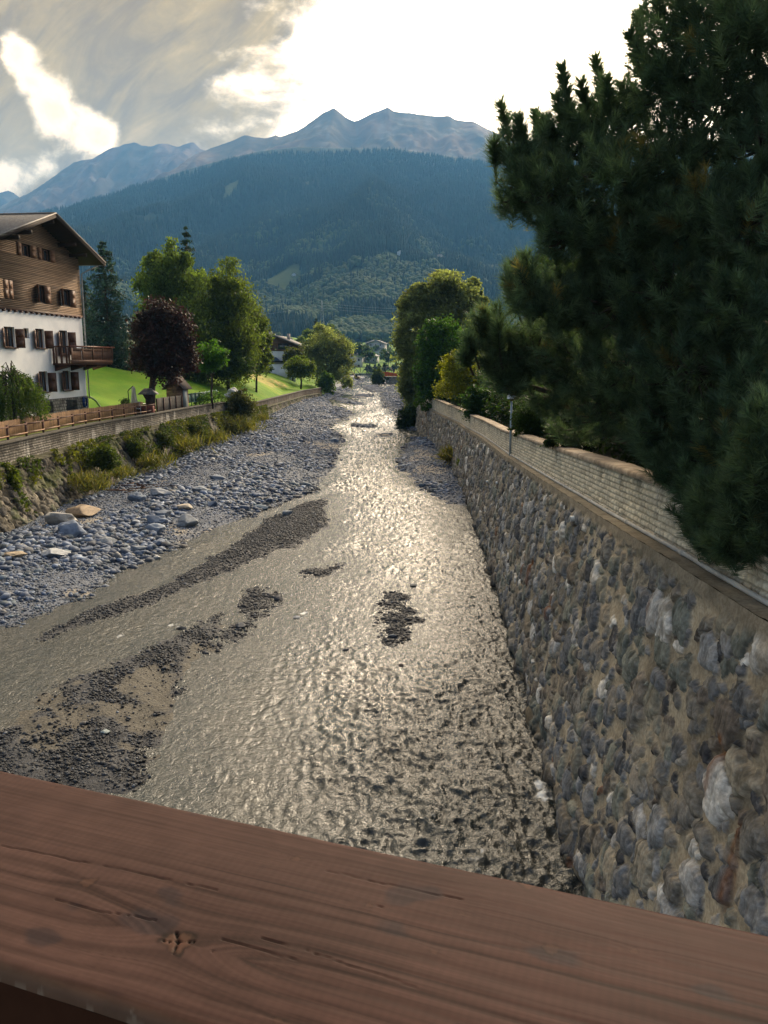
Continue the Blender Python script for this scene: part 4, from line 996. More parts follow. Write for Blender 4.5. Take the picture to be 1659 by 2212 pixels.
for h in W3[:3] + W4:
    window(h, .0 if h[2] < 2 else .25)
    shutter(h[1] + .02, h[2] - .03, h[3] - .10, .52, R(55), m_brown, .02); shutter(h[0] - .02, h[2] - .03, h[3] - .10, .52, R(158), m_brown, .02)
    MB().box(-.1, .14, h[0] - .08, h[1] + .08, h[2] - .07, h[2] - .005).build('sill', m_brown, house)
window(W3[3], 0)
# balcony round the corner
BX_, B0, B1, BZ0, BZ1 = 1.32, -4.45, 1.62, 3.46, 4.60
bal = MB().box(.0, BX_ - .02, B0 + .05, B1, 3.34, 3.46).build('balcony', m_brown, house)
m_bal = mat('balcony_boards', (0.165, 0.085, 0.05), 0.6, (0.10, 0.05, 0.03), 2.0, stretch=(1, 5, .6))
m_balr = mat('balcony_rail', (0.20, 0.075, 0.045), 0.45, (0.14, 0.05, 0.03), 2.0)
pn = MB()
ps = np.linspace(B0 + .05, B1 - .05, 5)
for a, b in zip(ps, ps[1:]):
    n = 9; wd = (b - a - .16) / n
    for i in range(n):
        y0 = a + .08 + i * wd
        pn.box(BX_ - .03, BX_ + .0, y0 + .016, y0 + wd - .016, BZ0 + .16, BZ1 - .16)
pn.box(BX_ - .05, BX_ + .03, B0, B1, BZ0 - .02, BZ0 + .22); pn.box(BX_ - .045, BX_ + .02, B0, B1, BZ1 - .34, BZ1 - .17)
pn.build('front_boards', m_bal, bal)
MB().box(BX_ - .10, BX_ + .10, B0 - .12, B1 + .30, BZ1 - .10, BZ1).build('handrail', m_balr, bal)
for y_ in ps:
    MB().box(BX_ + .002, BX_ + .075, y_ - .05, y_ + .05, BZ0 + .23, BZ1 - .11).build('post', m_bal, bal)
for s_ in (B0 + .02, B1 - .02):
    sdb = MB()
    for i in range(7):
        if s_ > 0 or i not in (2, 4): sdb.box(.05 + i * .175, .05 + i * .175 + .14, s_ - .015, s_ + .015, BZ0, BZ1 - .12)
    sdb.box(.0, BX_ - .12, s_ - .05, s_ + .05, BZ1 - .11, BZ1 - .02).build('side_boards', m_brown, bal)
for y_ in (B0 + .3, -2.0, -.2, 1.2): MB().prism([(0.02, 3.335), (BX_ - .25, 3.335), (BX_ - .3, 3.22), (.02, 2.95)], 1, y_ - .08, y_ + .08).build('bracket', m_brown, bal)
# rain pipe
dp = MB().tube([(OX - .5, EO - .05, EZ + .02), (.5, .5, 9.85), (.14, .14, 9.55), (.12, .12, 6.8), (.12, .12, 3.6), (.12, .12, .95)], .05, 8)
dp.build('rain_pipe', mat('pale_metal', (.42, .41, .39), .4, metal=.4), house, smooth=True)
# green flexible drain hose with red end
hs0 = np.array(O); ca_, sa_ = math.cos(HR), math.sin(HR)
def HW(x, y, z): return (O.x + x * ca_ - y * sa_, O.y + x * sa_ + y * ca_, O.z + z)
hose = thing('drain_hose', 'green flexible drain hose with a red end curving down from the chalet corner', 'hose', HW(.12, .12, 0), HR)
P_ = [(0, .0, 1.05), (.02, .35, .98), (.05, .9, .72), (.10, 1.35, .30), (.12, 1.5, .05)]
tt = np.linspace(0, 4, 30); PP = np.stack([np.interp(tt, range(5), [p[i] for p in P_]) for i in range(3)], 1)
MB().tube(PP[:23], .075, 8).build('tube', mat('green_hose', (.16, .26, .10), .5, (.25, .34, .17), 12, stretch=(1, 8, 1)), hose, smooth=True)
MB().tube(PP[22:], .082, 8).build('end', mat('red_end', (.42, .06, .02), .5), hose, smooth=True)
hr_ = thing('hose_reel', 'blue coiled hose hanging on the stone base of the chalet', 'hose', HW(.14, -.75, .45), HR)
hb_ = MB()
for k in range(4):
    th = np.linspace(0, 2 * np.pi, 22); hb_.tube(np.stack([.03 + .035 * k + 0 * th, .26 * np.sin(th) * (1 - .06 * k), .30 + .36 * np.cos(th)], 1), .032, 6)
hb_.build('coil', mat('blue_hose', (.02, .06, .22), .4), hr_, smooth=True)
MB().box(-.06, .16, -.10, .10, .56, .64).build('hook', m_dark, hr_)
rb_ = thing('sloping_board', 'red painted sloping board with white edge leaning at the foot of the chalet', 'board', HW(.5, -9.6, 0), HR)
MB().bar((0, -1.0, 1.05), (.1, 1.3, .12), .5, .05).build('board', mat('red_paint', (.24, .02, .015), .5), rb_)
MB().bar((.26, -1.0, 1.09), (.36, 1.3, .16), .05, .10).build('edge', mat('white_paint', (.6, .58, .55), .5), rb_)

# fences ----------------------------------------------------------------
m_fw = mat('fence_wood', (0.27, 0.165, 0.085), 0.8, (0.17, 0.10, 0.055), 3.0, 4.0, stretch=(4, 4, .6), attr=True)
m_fd = mat('fence_dark', (0.105, 0.048, 0.030), 0.7, (0.075, 0.035, 0.022), 3.0)
def fz(Y): return float(Zlt(Y)) + .05
f1 = thing('rail_fence', 'low brown fence of posts and two rails along the top of the left river wall', 'fence', (float(Xlw(50)) - .14, 50, fz(50)))
ypos = np.arange(29.5, 63, 2.05)
for y_ in ypos:
    rel(MB().bar((float(Xlw(y_)) - .14, y_, fz(y_) - .06), (float(Xlw(y_)) - .14, y_, fz(y_) + .74), .09, .09, up=(0, 1, 0)), f1).build('post', m_fd, f1)
for hgt, mm, th_ in ((.64, m_fd, .07), (.20, mat('rail_pale', (.36, .22, .14), .6, (.26, .15, .09), 2), .055)):
    r_ = MB()
    for a, b in zip(ypos, ypos[1:]): r_.bar((float(Xlw(a)) - .08, a, fz(a) + hgt), (float(Xlw(b)) - .08, b, fz(b) + hgt), .04, th_)
    rel(r_, f1).build('rail', mm, f1)
f2 = thing('picket_fence', 'brown picket fence of narrow upright boards in front of the chalet', 'fence', (float(Xlw(46)) - 1.05, 46, fz(46)))
pk = MB(); rr = random.Random(5); y_ = 27.0
while y_ < 62.2:
    x_ = float(Xlw(y_)) - 1.05; h_ = .80 + .04 * rr.random(); k_ = .75 + .5 * rr.random(); z_ = fz(y_)
    pk.prism([(y_, z_ - .3), (y_ + .088, z_ - .3), (y_ + .088, z_ + h_ - .05), (y_ + .044, z_ + h_), (y_, z_ + h_ - .05)], 0, x_ - .012, x_ + .012, (k_, k_ * .97, k_ * .93)); y_ += .102
rel(pk, f2).build('pickets', m_fw, f2)
r_ = MB()
for hgt in (.2, .62):
    for a in np.arange(27, 62, 2.5): r_.bar((float(Xlw(a)) - 1.085, a, fz(a) + hgt), (float(Xlw(a + 2.5)) - 1.085, a + 2.5, fz(a + 2.5) + hgt), .03, .07)
rel(r_, f2).build('rail', m_fd, f2)
f3 = thing('board_fence', 'weathered grey board fence between the plum tree and the little shed', 'fence', (float(Xlw(66)) - .35, 66, fz(66)))
m_gw = mat('grey_wood', (0.115, 0.10, 0.085), 0.85, (0.075, 0.066, 0.058), 3.0, stretch=(4, 4, .6))
pk = MB(); y_ = 63.2
while y_ < 69.6: x_ = float(Xlw(y_)) - .35; pk.box(x_ - .012, x_ + .012, y_, y_ + .15, fz(y_) - .2, fz(y_) + 1.0 + .05 * rr.random()); y_ += .158
rel(pk, f3).build('boards', m_gw, f3)
for y_ in np.arange(63.3, 70, 1.55): rel(MB().bar((float(Xlw(y_)) - .30, y_, fz(y_) - .1), (float(Xlw(y_)) - .30, y_, fz(y_) + 1.02), .08, .08, up=(0, 1, 0)), f3).build('post', m_fd, f3)
f4 = thing('green_fence', 'teal green panel fence with a slanting top rail beside the vegetable bed', 'fence', (float(Xlw(76)) - .55, 76, fz(76)))
m_tl = mat('teal_paint', (0.045, 0.115, 0.095), 0.6, (0.03, 0.085, 0.075), 2.5)
pn = MB(); fr = MB()
yg = np.arange(71.6, 80.6, 1.1)
for a, b in zip(yg, yg[1:]):
    za, zb = fz(a) + .30, fz(b) + .30 + (b - 71) * .02
    pn.bar((float(Xlw(a)) - .55, a + .05, za + .36), (float(Xlw(b)) - .55, b - .05, zb + .36), .03, .74)
rel(pn, f4).build('panels', m_tl, f4)
for a in yg: rel(MB().bar((float(Xlw(a)) - .50, a, fz(a) - .1), (float(Xlw(a)) - .50, a, fz(a) + 1.12), .06, .06, up=(0, 1, 0)), f4).build('post', mat('teal_dark', (.02, .055, .05), .6), f4)
for hgt in (.32, 1.04): fr.bar((float(Xlw(71.6)) - .5, 71.6, fz(71.6) + hgt), (float(Xlw(80)) - .5, 80.4, fz(80) + hgt), .05, .06)
rel(fr, f4).build('rail', mat('teal_pale', (.10, .20, .17), .6), f4)

# shed ------------------------------------------------------------------
sp = Vector((float(Xlw(70.6)) - 1.0, 70.6, fz(70.6) - .1))
shed = thing('tool_shed', 'little wooden tool shed with a steep gable roof above the river wall', 'shed', sp, R(-6))
m_lb = mat('striped_boards', (0.26, 0.17, 0.115), 0.8, (0.13, 0.075, 0.05), 3.0, stretch=(1, .6, 1), attr=True)
b_ = MB()
for i in range(14):
    for s_ in (-.62, .62): b_.box(s_ - .03, s_ + .03, -.9, .9, .06 + i * .13, .06 + i * .13 + .105, (.6 + .5 * rr.random(),) * 3)
    b_.box(-.62, .62, -.93, -.88, .06 + i * .13, .06 + i * .13 + .105, (.6 + .5 * rr.random(),) * 3); b_.box(-.62, .62, .88, .93, .06 + i * .13, .06 + i * .13 + .105)
b_.prism([(-.62, 1.86), (.62, 1.86), (0, 2.62)], 1, -.90, -.86, (.35, .35, .35)).prism([(-.62, 1.86), (.62, 1.86), (0, 2.62)], 1, .86, .90, (.35, .35, .35))
b_.box(-.6, .6, -.86, .86, .02, 1.84, (.15, .15, .15))
b_.build('wall', m_lb, shed)
rf = MB().bar((0, 0, 2.72), (.95, 0, 1.60), 2.3, .05).bar((0, 0, 2.72), (-.95, 0, 1.60), 2.3, .05)
rf.build('roof', mat('shed_roof', (.05, .045, .045), .8, (.09, .06, .05), 3), shed)
MB().bar((0, -1.17, 2.74), (-.95, -1.17, 1.62), .03, .09).build('bargeboard', mat('pale_board', (.45, .36, .28), .7), shed)
MB().box(.66, .72, -.55, .45, .05, 1.75).build('door', mat('blue_grey_door', (.24, .28, .29), .6, (.18, .21, .22), 2, stretch=(1, 8, .5)), shed)
# parasol, table, chairs, bird house --------------------------------------
def gpos(px, Y): p = D(px, 800, Y); return Vector((p.x, Y, lawn_z(p.x, Y)))
q = gpos(275.5, 64)
par = thing('parasol', 'closed pale grey cantilever parasol on a dark bent pole on the lawn', 'parasol', q)
m_fab = mat('grey_fabric', (0.42, 0.42, 0.42), 0.9, (0.30, 0.30, 0.31), 4, stretch=(6, 6, .4))
MB().tube([(0, 0, 0), (-.05, 0, 1.3), (-.06, 0, 1.62), (.02, 0, 1.74), (.36, 0, 2.02)], .035, 8).build('pole', m_dark, par, smooth=True)
k_ = np.arange(28); th = k_ / 28 * 2 * np.pi; cv = MB()
prof = [(.03, 2.0), (.09, 1.9), (.12, 1.86), (.13, 1.5), (.19, 1.0), (.26, .62), (.24, .58)]
cv.grid(np.array([[(.38 + r_ * (1 + .22 * np.cos(7 * a)) * np.cos(a), r_ * (1 + .22 * np.cos(7 * a)) * np.sin(a), z_) for a in np.append(th, th[0])] for r_, z_ in prof]))
cv.build('canopy', m_fab, par, smooth=True)
MB().box(-.4, .4, -.4, .4, .0, .08).build('base', m_dark, par)
m_ch = mat('white_garden_metal', (0.5, 0.5, 0.5), 0.5, (.4, .4, .4), 2)
def chair(name, loc, rz, lab):
    c_ = thing(name, lab, 'chair', loc, rz, 'garden chairs by the parasol')
    s_ = MB()
    for i in range(6): s_.box(-.24, .24, -.24 + i * .08, -.24 + i * .08 + .06, .42, .445)
    s_.build('seat', m_ch, c_)
    b_ = MB()
    for i in range(5): b_.bar((-.2 + i * .1, .25, .45), (-.2 + i * .1, .36, .90), .035, .02)
    b_.bar((-.24, .36, .90), (.24, .36, .90), .03, .05); b_.build('backrest', m_ch, c_)
    for sx in (-.23, .23):
        for sy in (-.22, .24): MB().bar((sx, sy, 0), (sx, sy, .42), .03, .03, up=(0, 1, 0)).build('leg', m_ch, c_)
        MB().bar((sx, -.24, .62), (sx, .3, .64), .03, .03).bar((sx, -.23, .42), (sx, -.23, .62), .03, .03, up=(0, 1, 0)).build('armrest', m_ch, c_)
    return c_
q = gpos(270, 61.5); chair('garden_chair', q, R(100), 'white slatted garden chair standing under the pole of the closed parasol')
q = gpos(292, 61.0); chair('garden_chair', q, R(20), 'white slatted garden chair in front of the garden table')
q = gpos(296, 62.6)
tb = thing('garden_table', 'pale garden table between the chairs beside the closed parasol', 'table', q)
MB().box(-.62, .62, -.4, .4, .70, .735).build('tabletop', m_ch, tb)
for sx in (-.55, .55):
    for sy in (-.33, .33): MB().bar((sx, sy, 0), (sx, sy, .70), .045, .045, up=(0, 1, 0)).build('leg', m_ch, tb)
q = gpos(318, 62.2)
bh = thing('barbecue_shelter', 'dark roofed garden barbecue on a stout post beside the plum tree', 'barbecue', q)
MB().box(-.20, .20, -.20, .20, 0, 1.15).prism([(-.20, 1.15), (.20, 1.15), (.36, 1.45), (-.36, 1.45)], 1, -.30, .30).build('post', m_soff, bh)
MB().add([(-.66, -.6, 1.46), (.66, -.6, 1.46), (.66, .6, 1.46), (-.66, .6, 1.46), (-.34, -.2, 1.86), (.34, -.2, 1.86), (.34, .2, 1.86), (-.34, .2, 1.86)], None, [(3, 2, 1, 0), (0, 1, 5, 4), (1, 2, 6, 5), (2, 3, 7, 6), (3, 0, 4, 7), (4, 5, 6, 7)]).build('roof', m_slate, bh)
MB().box(-.3, .3, -.06, .06, 1.862, 1.91).build('ridge_cap', m_fasc, bh)
MB().box(-.5, .5, -.9, -.35, 0, .62).build('plinth', mat('red_brick', (.17, .045, .03), .8, (.11, .03, .02), 6), bh)

# simple houses further off -------------------------------------------------
m_wh = mat('far_plaster', (0.66, 0.66, 0.65), 0.9, (0.56, 0.56, 0.56), 0.5, attr=True)
m_rt = mat('far_roof', (0.13, 0.125, 0.13), 0.8, (0.09, 0.085, 0.09), 0.8, stretch=(1, 6, 1), attr=True)
m_wb = mat('far_wood', (0.13, 0.075, 0.05), 0.8, (0.08, 0.05, 0.035), 0.6, attr=True)
def far_house(name, lab, loc, rz, wd, dp_, hw, rise, cols=2, storeys=2, wood_from=None, wallc=(1, 1, 1), roofc=(1, 1, 1), ov=.6, cat='house', chim=True, wsz=(.9, 1.1), group=None):
    """gable front faces local -y"""
    h_ = thing(name, lab, cat, loc, rz, group)
    wf = wood_from if wood_from is not None else hw
    b = MB(); b.box(-wd / 2, wd / 2, 0, dp_, -1.5, wf, wallc)
    if wf >= hw: b.prism([(-wd / 2, hw), (wd / 2, hw), (0, hw + rise)], 1, .0, dp_, wallc)
    b.build('wall', m_wh, h_)
    if wf < hw:
        MB().box(-wd / 2 - .05, wd / 2 + .05, -.05, dp_ + .05, wf + .002, hw).prism([(-wd / 2 - .05, hw), (wd / 2 + .05, hw), (0, hw + rise)], 1, -.05, dp_ + .05).build('boarding', m_wb, h_)
    sl = rise / (wd / 2); rf = MB()
    for s in (-1, 1): rf.add([(0, -ov, hw + rise + .25), (0, dp_ + ov, hw + rise + .25), (s * (wd / 2 + ov), dp_ + ov, hw - ov * sl + .25), (s * (wd / 2 + ov), -ov, hw - ov * sl + .25), (0, -ov, hw + rise + .03), (0, dp_ + ov, hw + rise + .03), (s * (wd / 2 + ov), dp_ + ov, hw - ov * sl + .03), (s * (wd / 2 + ov), -ov, hw - ov * sl + .03)], None, [(0, 1, 2, 3), (4, 7, 6, 5), (0, 3, 7, 4), (1, 5, 6, 2), (3, 2, 6, 7)], roofc)
    ro = rf.build('roof', m_rt, h_)
    if chim: MB().box(wd * .18, wd * .18 + .6, dp_ * .5, dp_ * .5 + .6, hw + rise * .4, hw + rise + .7).build('chimney', m_fasc, ro)
    for s in range(storeys):
        zc = hw * (s + .55) / storeys
        for c in range(cols):
            xc = -wd / 2 + wd * (c + .5) / cols; e = -.06 if wf < hw and zc + wsz[1] / 2 > wf else -.01
            w_ = MB().box(xc - wsz[0] / 2, xc + wsz[0] / 2, e - .05, e, zc - wsz[1] / 2, zc + wsz[1] / 2).build('window', m_wb, h_)
            MB().add([(xc - wsz[0] * .38, e - .055, zc - wsz[1] * .38), (xc + wsz[0] * .38, e - .055, zc - wsz[1] * .38), (xc + wsz[0] * .38, e - .055, zc + wsz[1] * .38), (xc - wsz[0] * .38, e - .055, zc + wsz[1] * .38)], None, [(0, 1, 2, 3)]).build('pane', m_glass, w_)
    return h_
# the house up the slope behind the trees
q = D(596, 781, 175)
h2 = far_house('villa', 'white house with a dark gable roof and wooden loggia above the mown slope', (q.x, 175, 6.9), R(-4), 8.6, 10, 4.0, 1.75, 0, 1, 2.7, ov=1.0)
MB().box(-4.0, 3.2, -.16, -.10, 2.85, 3.0).box(-.55, -.45, -.16, -.10, 3.0, 4.6).box(.35, .45, -.16, -.10, 3.0, 4.6).box(3.0, 3.2, -.16, -.10, 3.0, 4.0).build('loggia_frame', mat('red_brown_wood', (.16, .07, .05), .6), h2)
for a, b in ((-3.2, -.7), (.6, 2.8)):
    MB().box(a, b, -.13, -.11, 3.05, 4.25).build('pane', m_glass, h2)
MB().box(-3.5, 2.4, -1.4, -1.25, .55, .7).box(-3.5, 2.4, -1.3, .0, .35, .55).build('balcony', mat('dark_balcony', (.035, .035, .04), .6), h2)
MB().add([(-3.6, -1.35, .72), (1.2, -1.35, .72), (.1, -.2, 1.45), (-3.6, -.2, 1.45)], None, [(0, 1, 2, 3)]).build('awning', mat('blue_awning', (.04, .07, .11), .7), h2)
tw = thing('garden_wall', 'tall plain white garden wall below the villa at the edge of the slope', 'wall', (q.x + 1.2, 174.2, 3.6))
MB().box(-2.6, 2.9, -.2, .2, -.5, 3.3).box(2.902, 3.0, -.3, .3, -.5, 3.1).build('wall', m_stucco, tw)
MB().box(-2.7, 3.05, -.28, .28, 3.302, 3.42).build('coping', m_fasc, tw)
q = D(628, 765, 205); far_house('house', 'house with a pale grey saddle roof behind the villa', (q.x, 205, 7.3), R(84), 6.0, 6.5, 3.4, 2.2, 0, 0, ov=.5, wallc=(.75, .75, .75), roofc=(1.9, 1.85, 1.75))
q = D(586, 770, 200); far_house('house', 'house with a flat dark ridge roof higher up behind the villa', (q.x, 200, 9.0), R(88), 6.0, 8.5, 3.2, 1.8, 0, 0, ov=.5, wallc=(.8, .8, .8), roofc=(1.2, 1.2, 1.2))
# village at the end of the valley
def vil(px, py, Y): p = D(px, py, Y); return (p.x, Y, p.z)
far_house('house', 'white house with a brown boarded upper storey on the left of the village', vil(780, 779, 640), R(12), 12, 13, 7.2, 2.6, 3, 2, 4.6, ov=1.2)
far_house('apartment_building', 'tall grey house with rows of windows, the biggest building of the distant village', vil(811.5, 776, 760), R(-14), 13.5, 15, 14.5, 2.6, 3, 4, wallc=(.62, .60, .60), ov=1.4, wsz=(1.5, 1.7))
far_house('house', 'brown topped house with a wide roof behind the biggest village building', vil(818, 760, 840), R(20), 17, 15, 9.0, 3.0, 3, 2, 4.0, ov=1.5)
far_house('house', 'small white house right of the biggest village building', vil(824, 771, 740), R(25), 9, 10, 5.5, 2.2, 2, 2, ov=1.0)
far_house('house', 'low pale roofed house below the biggest village building', vil(795, 780, 600), R(-30), 8, 9, 3.6, 1.6, 2, 1, roofc=(2.4, 2.4, 2.4), wallc=(.8, .8, .8))
far_house('house', 'low grey house with pale roof above the village bridge', vil(801, 784, 520), R(10), 7, 8, 3.0, 1.3, 2, 1, roofc=(2.4, 2.4, 2.4), wallc=(.5, .5, .5))
far_house('house', 'pale house behind the left end of the truss bridge', vil(767, 797, 430), R(8), 8, 9, 6.0, 1.6, 2, 2, roofc=(1.7, 1.7, 1.7), wallc=(.75, .74, .72), ov=.7)
far_house('house', 'low house with grey roof at the left edge of the village', vil(763, 785, 520), R(-10), 9, 9, 5.4, 2.0, 2, 2, roofc=(1.5, 1.5, 1.5), wallc=(.8, .8, .8))
p = hit(864, 553); far_house('hut', 'tiny white hut at the right end of the bright meadow on the forested slope', (p.x, p.y, p.z), R(-8), 11, 12, 7.5, 3.0, 2, 1, roofc=(.8, .8, .8))
p = hit(953, 563); far_house('hut', 'pale farm building in a clearing on the forested slope above the willow', (p.x, p.y, p.z), R(25), 13, 15, 8, 4, 2, 1, wallc=(.85, .8, .72), roofc=(1.6, 1.4, 1.2))
p = hit(635, 598); far_house('hut', 'small pale hut beside the clearing on the forested slope above the birches', (p.x, p.y, p.z), R(5), 8, 9, 4.5, 2.2, 2, 1, wallc=(.8, .8, .75))

# truss bridge across the river
BY_ = 330
tb_ = thing('truss_bridge', 'dark steel truss footbridge crossing the river in front of the village', 'bridge', (-9, BY_, 1.7))
m_st = mat('bridge_steel', (0.055, 0.075, 0.085), 0.6, (0.04, 0.055, 0.06), 1)
for y_ in (0, 2.2):
    tr = MB(); tr.bar((-13, y_, 0), (22, y_, 0), .28, .42); tr.bar((-13, y_, 3.0), (22, y_, 3.0), .22, .24)
    xs_ = np.arange(-13, 22.1, 5.0)
    for i, a in enumerate(xs_[:-1]):
        tr.bar((a, y_, 0), (a, y_, 3.0), .2, .2, up=(0, 1, 0)); b = xs_[i + 1]
        tr.bar((a, y_, 3.0), ((a + b) / 2, y_, .1), .16, .16); tr.bar(((a + b) / 2, y_, .1), (b, y_, 3.0), .16, .16); tr.bar(((a + b) / 2, y_, .1), ((a + b) / 2, y_, 3.0), .1, .1, up=(0, 1, 0))
    tr.build('truss', m_st, tb_)
MB().box(-13, 22, .15, 2.05, -.25, .0).build('deck', m_st, tb_)
ab = MB().box(-16, -12.4, -.8, 3, -1.5, -.3).box(20.5, 24, -.8, 3, -1.5, -.3); 
MB().box(-16, -12.4, -.8, 3, -1.9, -.3).build('abutment', m_stucco, tb_); MB().box(20.5, 24, -.8, 3, -1.9, -.3).build('abutment', m_stucco, tb_)

# excavators and orange barrier
m_or = mat('orange_barrier', (0.62, 0.115, 0.04), 0.7, (0.45, 0.08, 0.03), 1.2, stretch=(.5, .5, 2)); m_yel = mat('digger_paint', (0.30, 0.20, 0.06), 0.6, (0.2, 0.13, 0.05), 1)
def excavator(lab, loc, rz, m, sc=1.0):
    e = thing('excavator', lab, 'excavator', loc, rz); e.scale = (sc,) * 3
    for s in (-.9, .9):
        k = MB(); th = np.linspace(-np.pi / 2, np.pi / 2, 7)
        poly = [(1.3 + .42 * math.cos(a), .42 + .42 * math.sin(a)) for a in th] + [(-1.3 - .42 * math.cos(a), .42 - .42 * math.sin(a)) for a in th]
        k.prism(poly, 1, s - .25, s + .25).build('track', m_dark, e)
    MB().box(-1.5, .9, -1.0, 1.0, .95, 1.75).prism([(-1.5, 1.75), (-.3, 1.75), (-.5, 2.0), (-1.5, 1.95)], 1, -1.0, 1.0).build('body', m, e)
    cb = MB().prism([(.0, 1.75), (1.1, 1.75), (1.05, 2.3), (.75, 2.9), (.0, 2.9)], 1, -1.0, -.05).build('cab', m_dark, e)
    MB().prism([(.12, 2.0), (.98, 2.0), (.7, 2.8), (.12, 2.8)], 1, -1.03, -1.005).build('cab_window', m_glass, cb)
    MB().bar((.7, .35, 1.6), (2.4, .35, 4.1), .35, .5).bar((2.3, .35, 4.0), (4.3, .35, 4.2), .35, .45).build('boom', m, e)
    MB().bar((4.2, .35, 4.4), (4.9, .35, 2.0), .28, .38).build('stick', m, e)
    MB().prism([(4.6, 2.1), (5.2, 2.0), (5.3, 1.3), (4.7, .9), (4.2, 1.2), (4.5, 1.5)], 1, -.2, .9).build('bucket', m_dark, e)
    return e
p = D(775, 822, 270); excavator('dark yellow excavator working in the river bed in front of the truss bridge', (p.x - .6, 270, 1.05), R(160), m_yel, .62)
p = D(838, 811, 262); excavator('excavator whose bent arm rises behind the orange barrier', (p.x + 2.2, 262, 2.9), R(175), mat('digger_tan', (.42, .33, .24), .6), .62)
ob = thing('barrier', 'bright orange mesh barrier beside the far bank, sloping down to the right', 'barrier', (D(842, 810, 250).x, 250, 2.9))
V = np.array([[(-2.2, .0, -.4), (-.5, 0.1, -.4), (2.2, .2, -.4), (4.2, .6, -.4)], [(-2.2, .0, 1.15), (-.5, .1, 1.2), (2.2, .2, .62), (4.2, .6, .1)]])
V2 = V + np.array((0, .06, 0)); MB().grid(V.transpose(1, 0, 2)).grid(V2.transpose(1, 0, 2)[:, ::-1]).build('netting', m_or, ob)
for x_, h_ in ((-2.2, 1.3), (-.5, 1.35), (1.0, 1.1), (2.2, .8), (4.2, .3)): MB().bar((x_, .12, -.4), (x_, .12, h_), .07, .07, up=(0, 1, 0)).build('post', m_wb, ob)

# pylon and cables on the slope
p = D(696, 700, 640)
py_ = thing('pylon', 'slim lattice power pylon standing on the grassy knoll', 'pylon', (p.x, 640, p.z)); m_py = mat('galvanised', (.30, .33, .35), .5, metal=.3)
k = MB(); Hh = 17.0
for sx in (-1, 1):
    for sy in (-1, 1): k.bar((sx * 1.5, sy * 1.5, -3), (sx * .25, sy * .25, Hh), .16, .16, up=(0, 1, 0))
for z0 in np.arange(0, Hh - 1, 2.2):
    a, b = 1.5 - 1.25 * z0 / Hh, 1.5 - 1.25 * (z0 + 2.2) / Hh
    for s in (-1, 1): k.bar((-a, s * a, z0), (b, s * b, z0 + 2.2), .09, .09); k.bar((a, s * a, z0), (-b, s * b, z0 + 2.2), .09, .09); k.bar((s * a, -a, z0), (s * b, b, z0 + 2.2), .09, .09)
k.build('mast', m_py, py_)
for z0, l in ((15.6, 3.2), (13.6, 4.0), (11.6, 3.2)): MB().bar((-l, 0, z0), (l, 0, z0), .18, .22).build('cross_arm', m_py, py_)
for i, (z0, x0) in enumerate(((15.6, 3.1), (13.6, 3.9), (11.6, 3.1), (13.6, -3.9))):
    a = np.array((p.x + x0, 640, p.z + z0)); sgn = 1 if x0 > 0 else -1
    b = np.array((p.x + x0 + sgn * 120, 700 + 40 * (sgn < 0), p.z + z0 + (1 if sgn > 0 else -4))); tt = np.linspace(0, 1, 24)[:, None]
    P = a + (b - a) * tt; P[:, 2] -= (4 * tt * (1 - tt))[:, 0] * 3.0
    tag(MB().tube(P - a, .045, 4).build('power_cable', m_py, None), 'thin power cable running from the pylon past the forested slope', 'cable', 'power cables from the pylon').location = a
# ------------------------------------------------------------------ gravel and boulders
ICO = None
def ico(sub):
    t = (1 + 5 ** .5) / 2
    V = np.array([(-1, t, 0), (1, t, 0), (-1, -t, 0), (1, -t, 0), (0, -1, t), (0, 1, t), (0, -1, -t), (0, 1, -t), (t, 0, -1), (t, 0, 1), (-t, 0, -1), (-t, 0, 1)], float); V /= np.linalg.norm(V[0])
    T = np.array([(0, 11, 5), (0, 5, 1), (0, 1, 7), (0, 7, 10), (0, 10, 11), (1, 5, 9), (5, 11, 4), (11, 10, 2), (10, 7, 6), (7, 1, 8), (3, 9, 4), (3, 4, 2), (3, 2, 6), (3, 6, 8), (3, 8, 9), (4, 9, 5), (2, 4, 11), (6, 2, 10), (8, 6, 7), (9, 8, 1)])
    for _ in range(sub):
        e = {}; V = list(map(tuple, V)); NT = []
        def mid(a, b):
            k = (min(a, b), max(a, b))
            if k not in e:
                m_ = (np.array(V[a]) + np.array(V[b])) / 2; V.append(tuple(m_ / np.linalg.norm(m_))); e[k] = len(V) - 1
            return e[k]
        for a, b, c in T:
            x_, y_, z_ = mid(a, b), mid(b, c), mid(c, a); NT += [(a, x_, z_), (b, y_, x_), (c, z_, y_), (x_, y_, z_)]
        V = np.array(V); T = np.array(NT)
    return V, T
STP = np.array([(.20, .225, .265), (.15, .175, .215), (.255, .275, .305), (.12, .135, .165), (.19, .215, .215), (.34, .35, .36), (.235, .225, .21), (.30, .26, .21), (.17, .19, .18), (.48, .48, .47)])
STW = np.array([.22, .17, .14, .12, .08, .07, .07, .04, .06, .03]); STW = STW / STW.sum(); STP = STP * np.array((.64, .73, .90))
rng = np.random.default_rng(12)
m_peb = mat('river_stone', (1, 1, 1), 0.7, (0.70, 0.71, 0.74), 6.0, 5.0, attr=True, bump=0.01, bscale=22, spec=0.35)
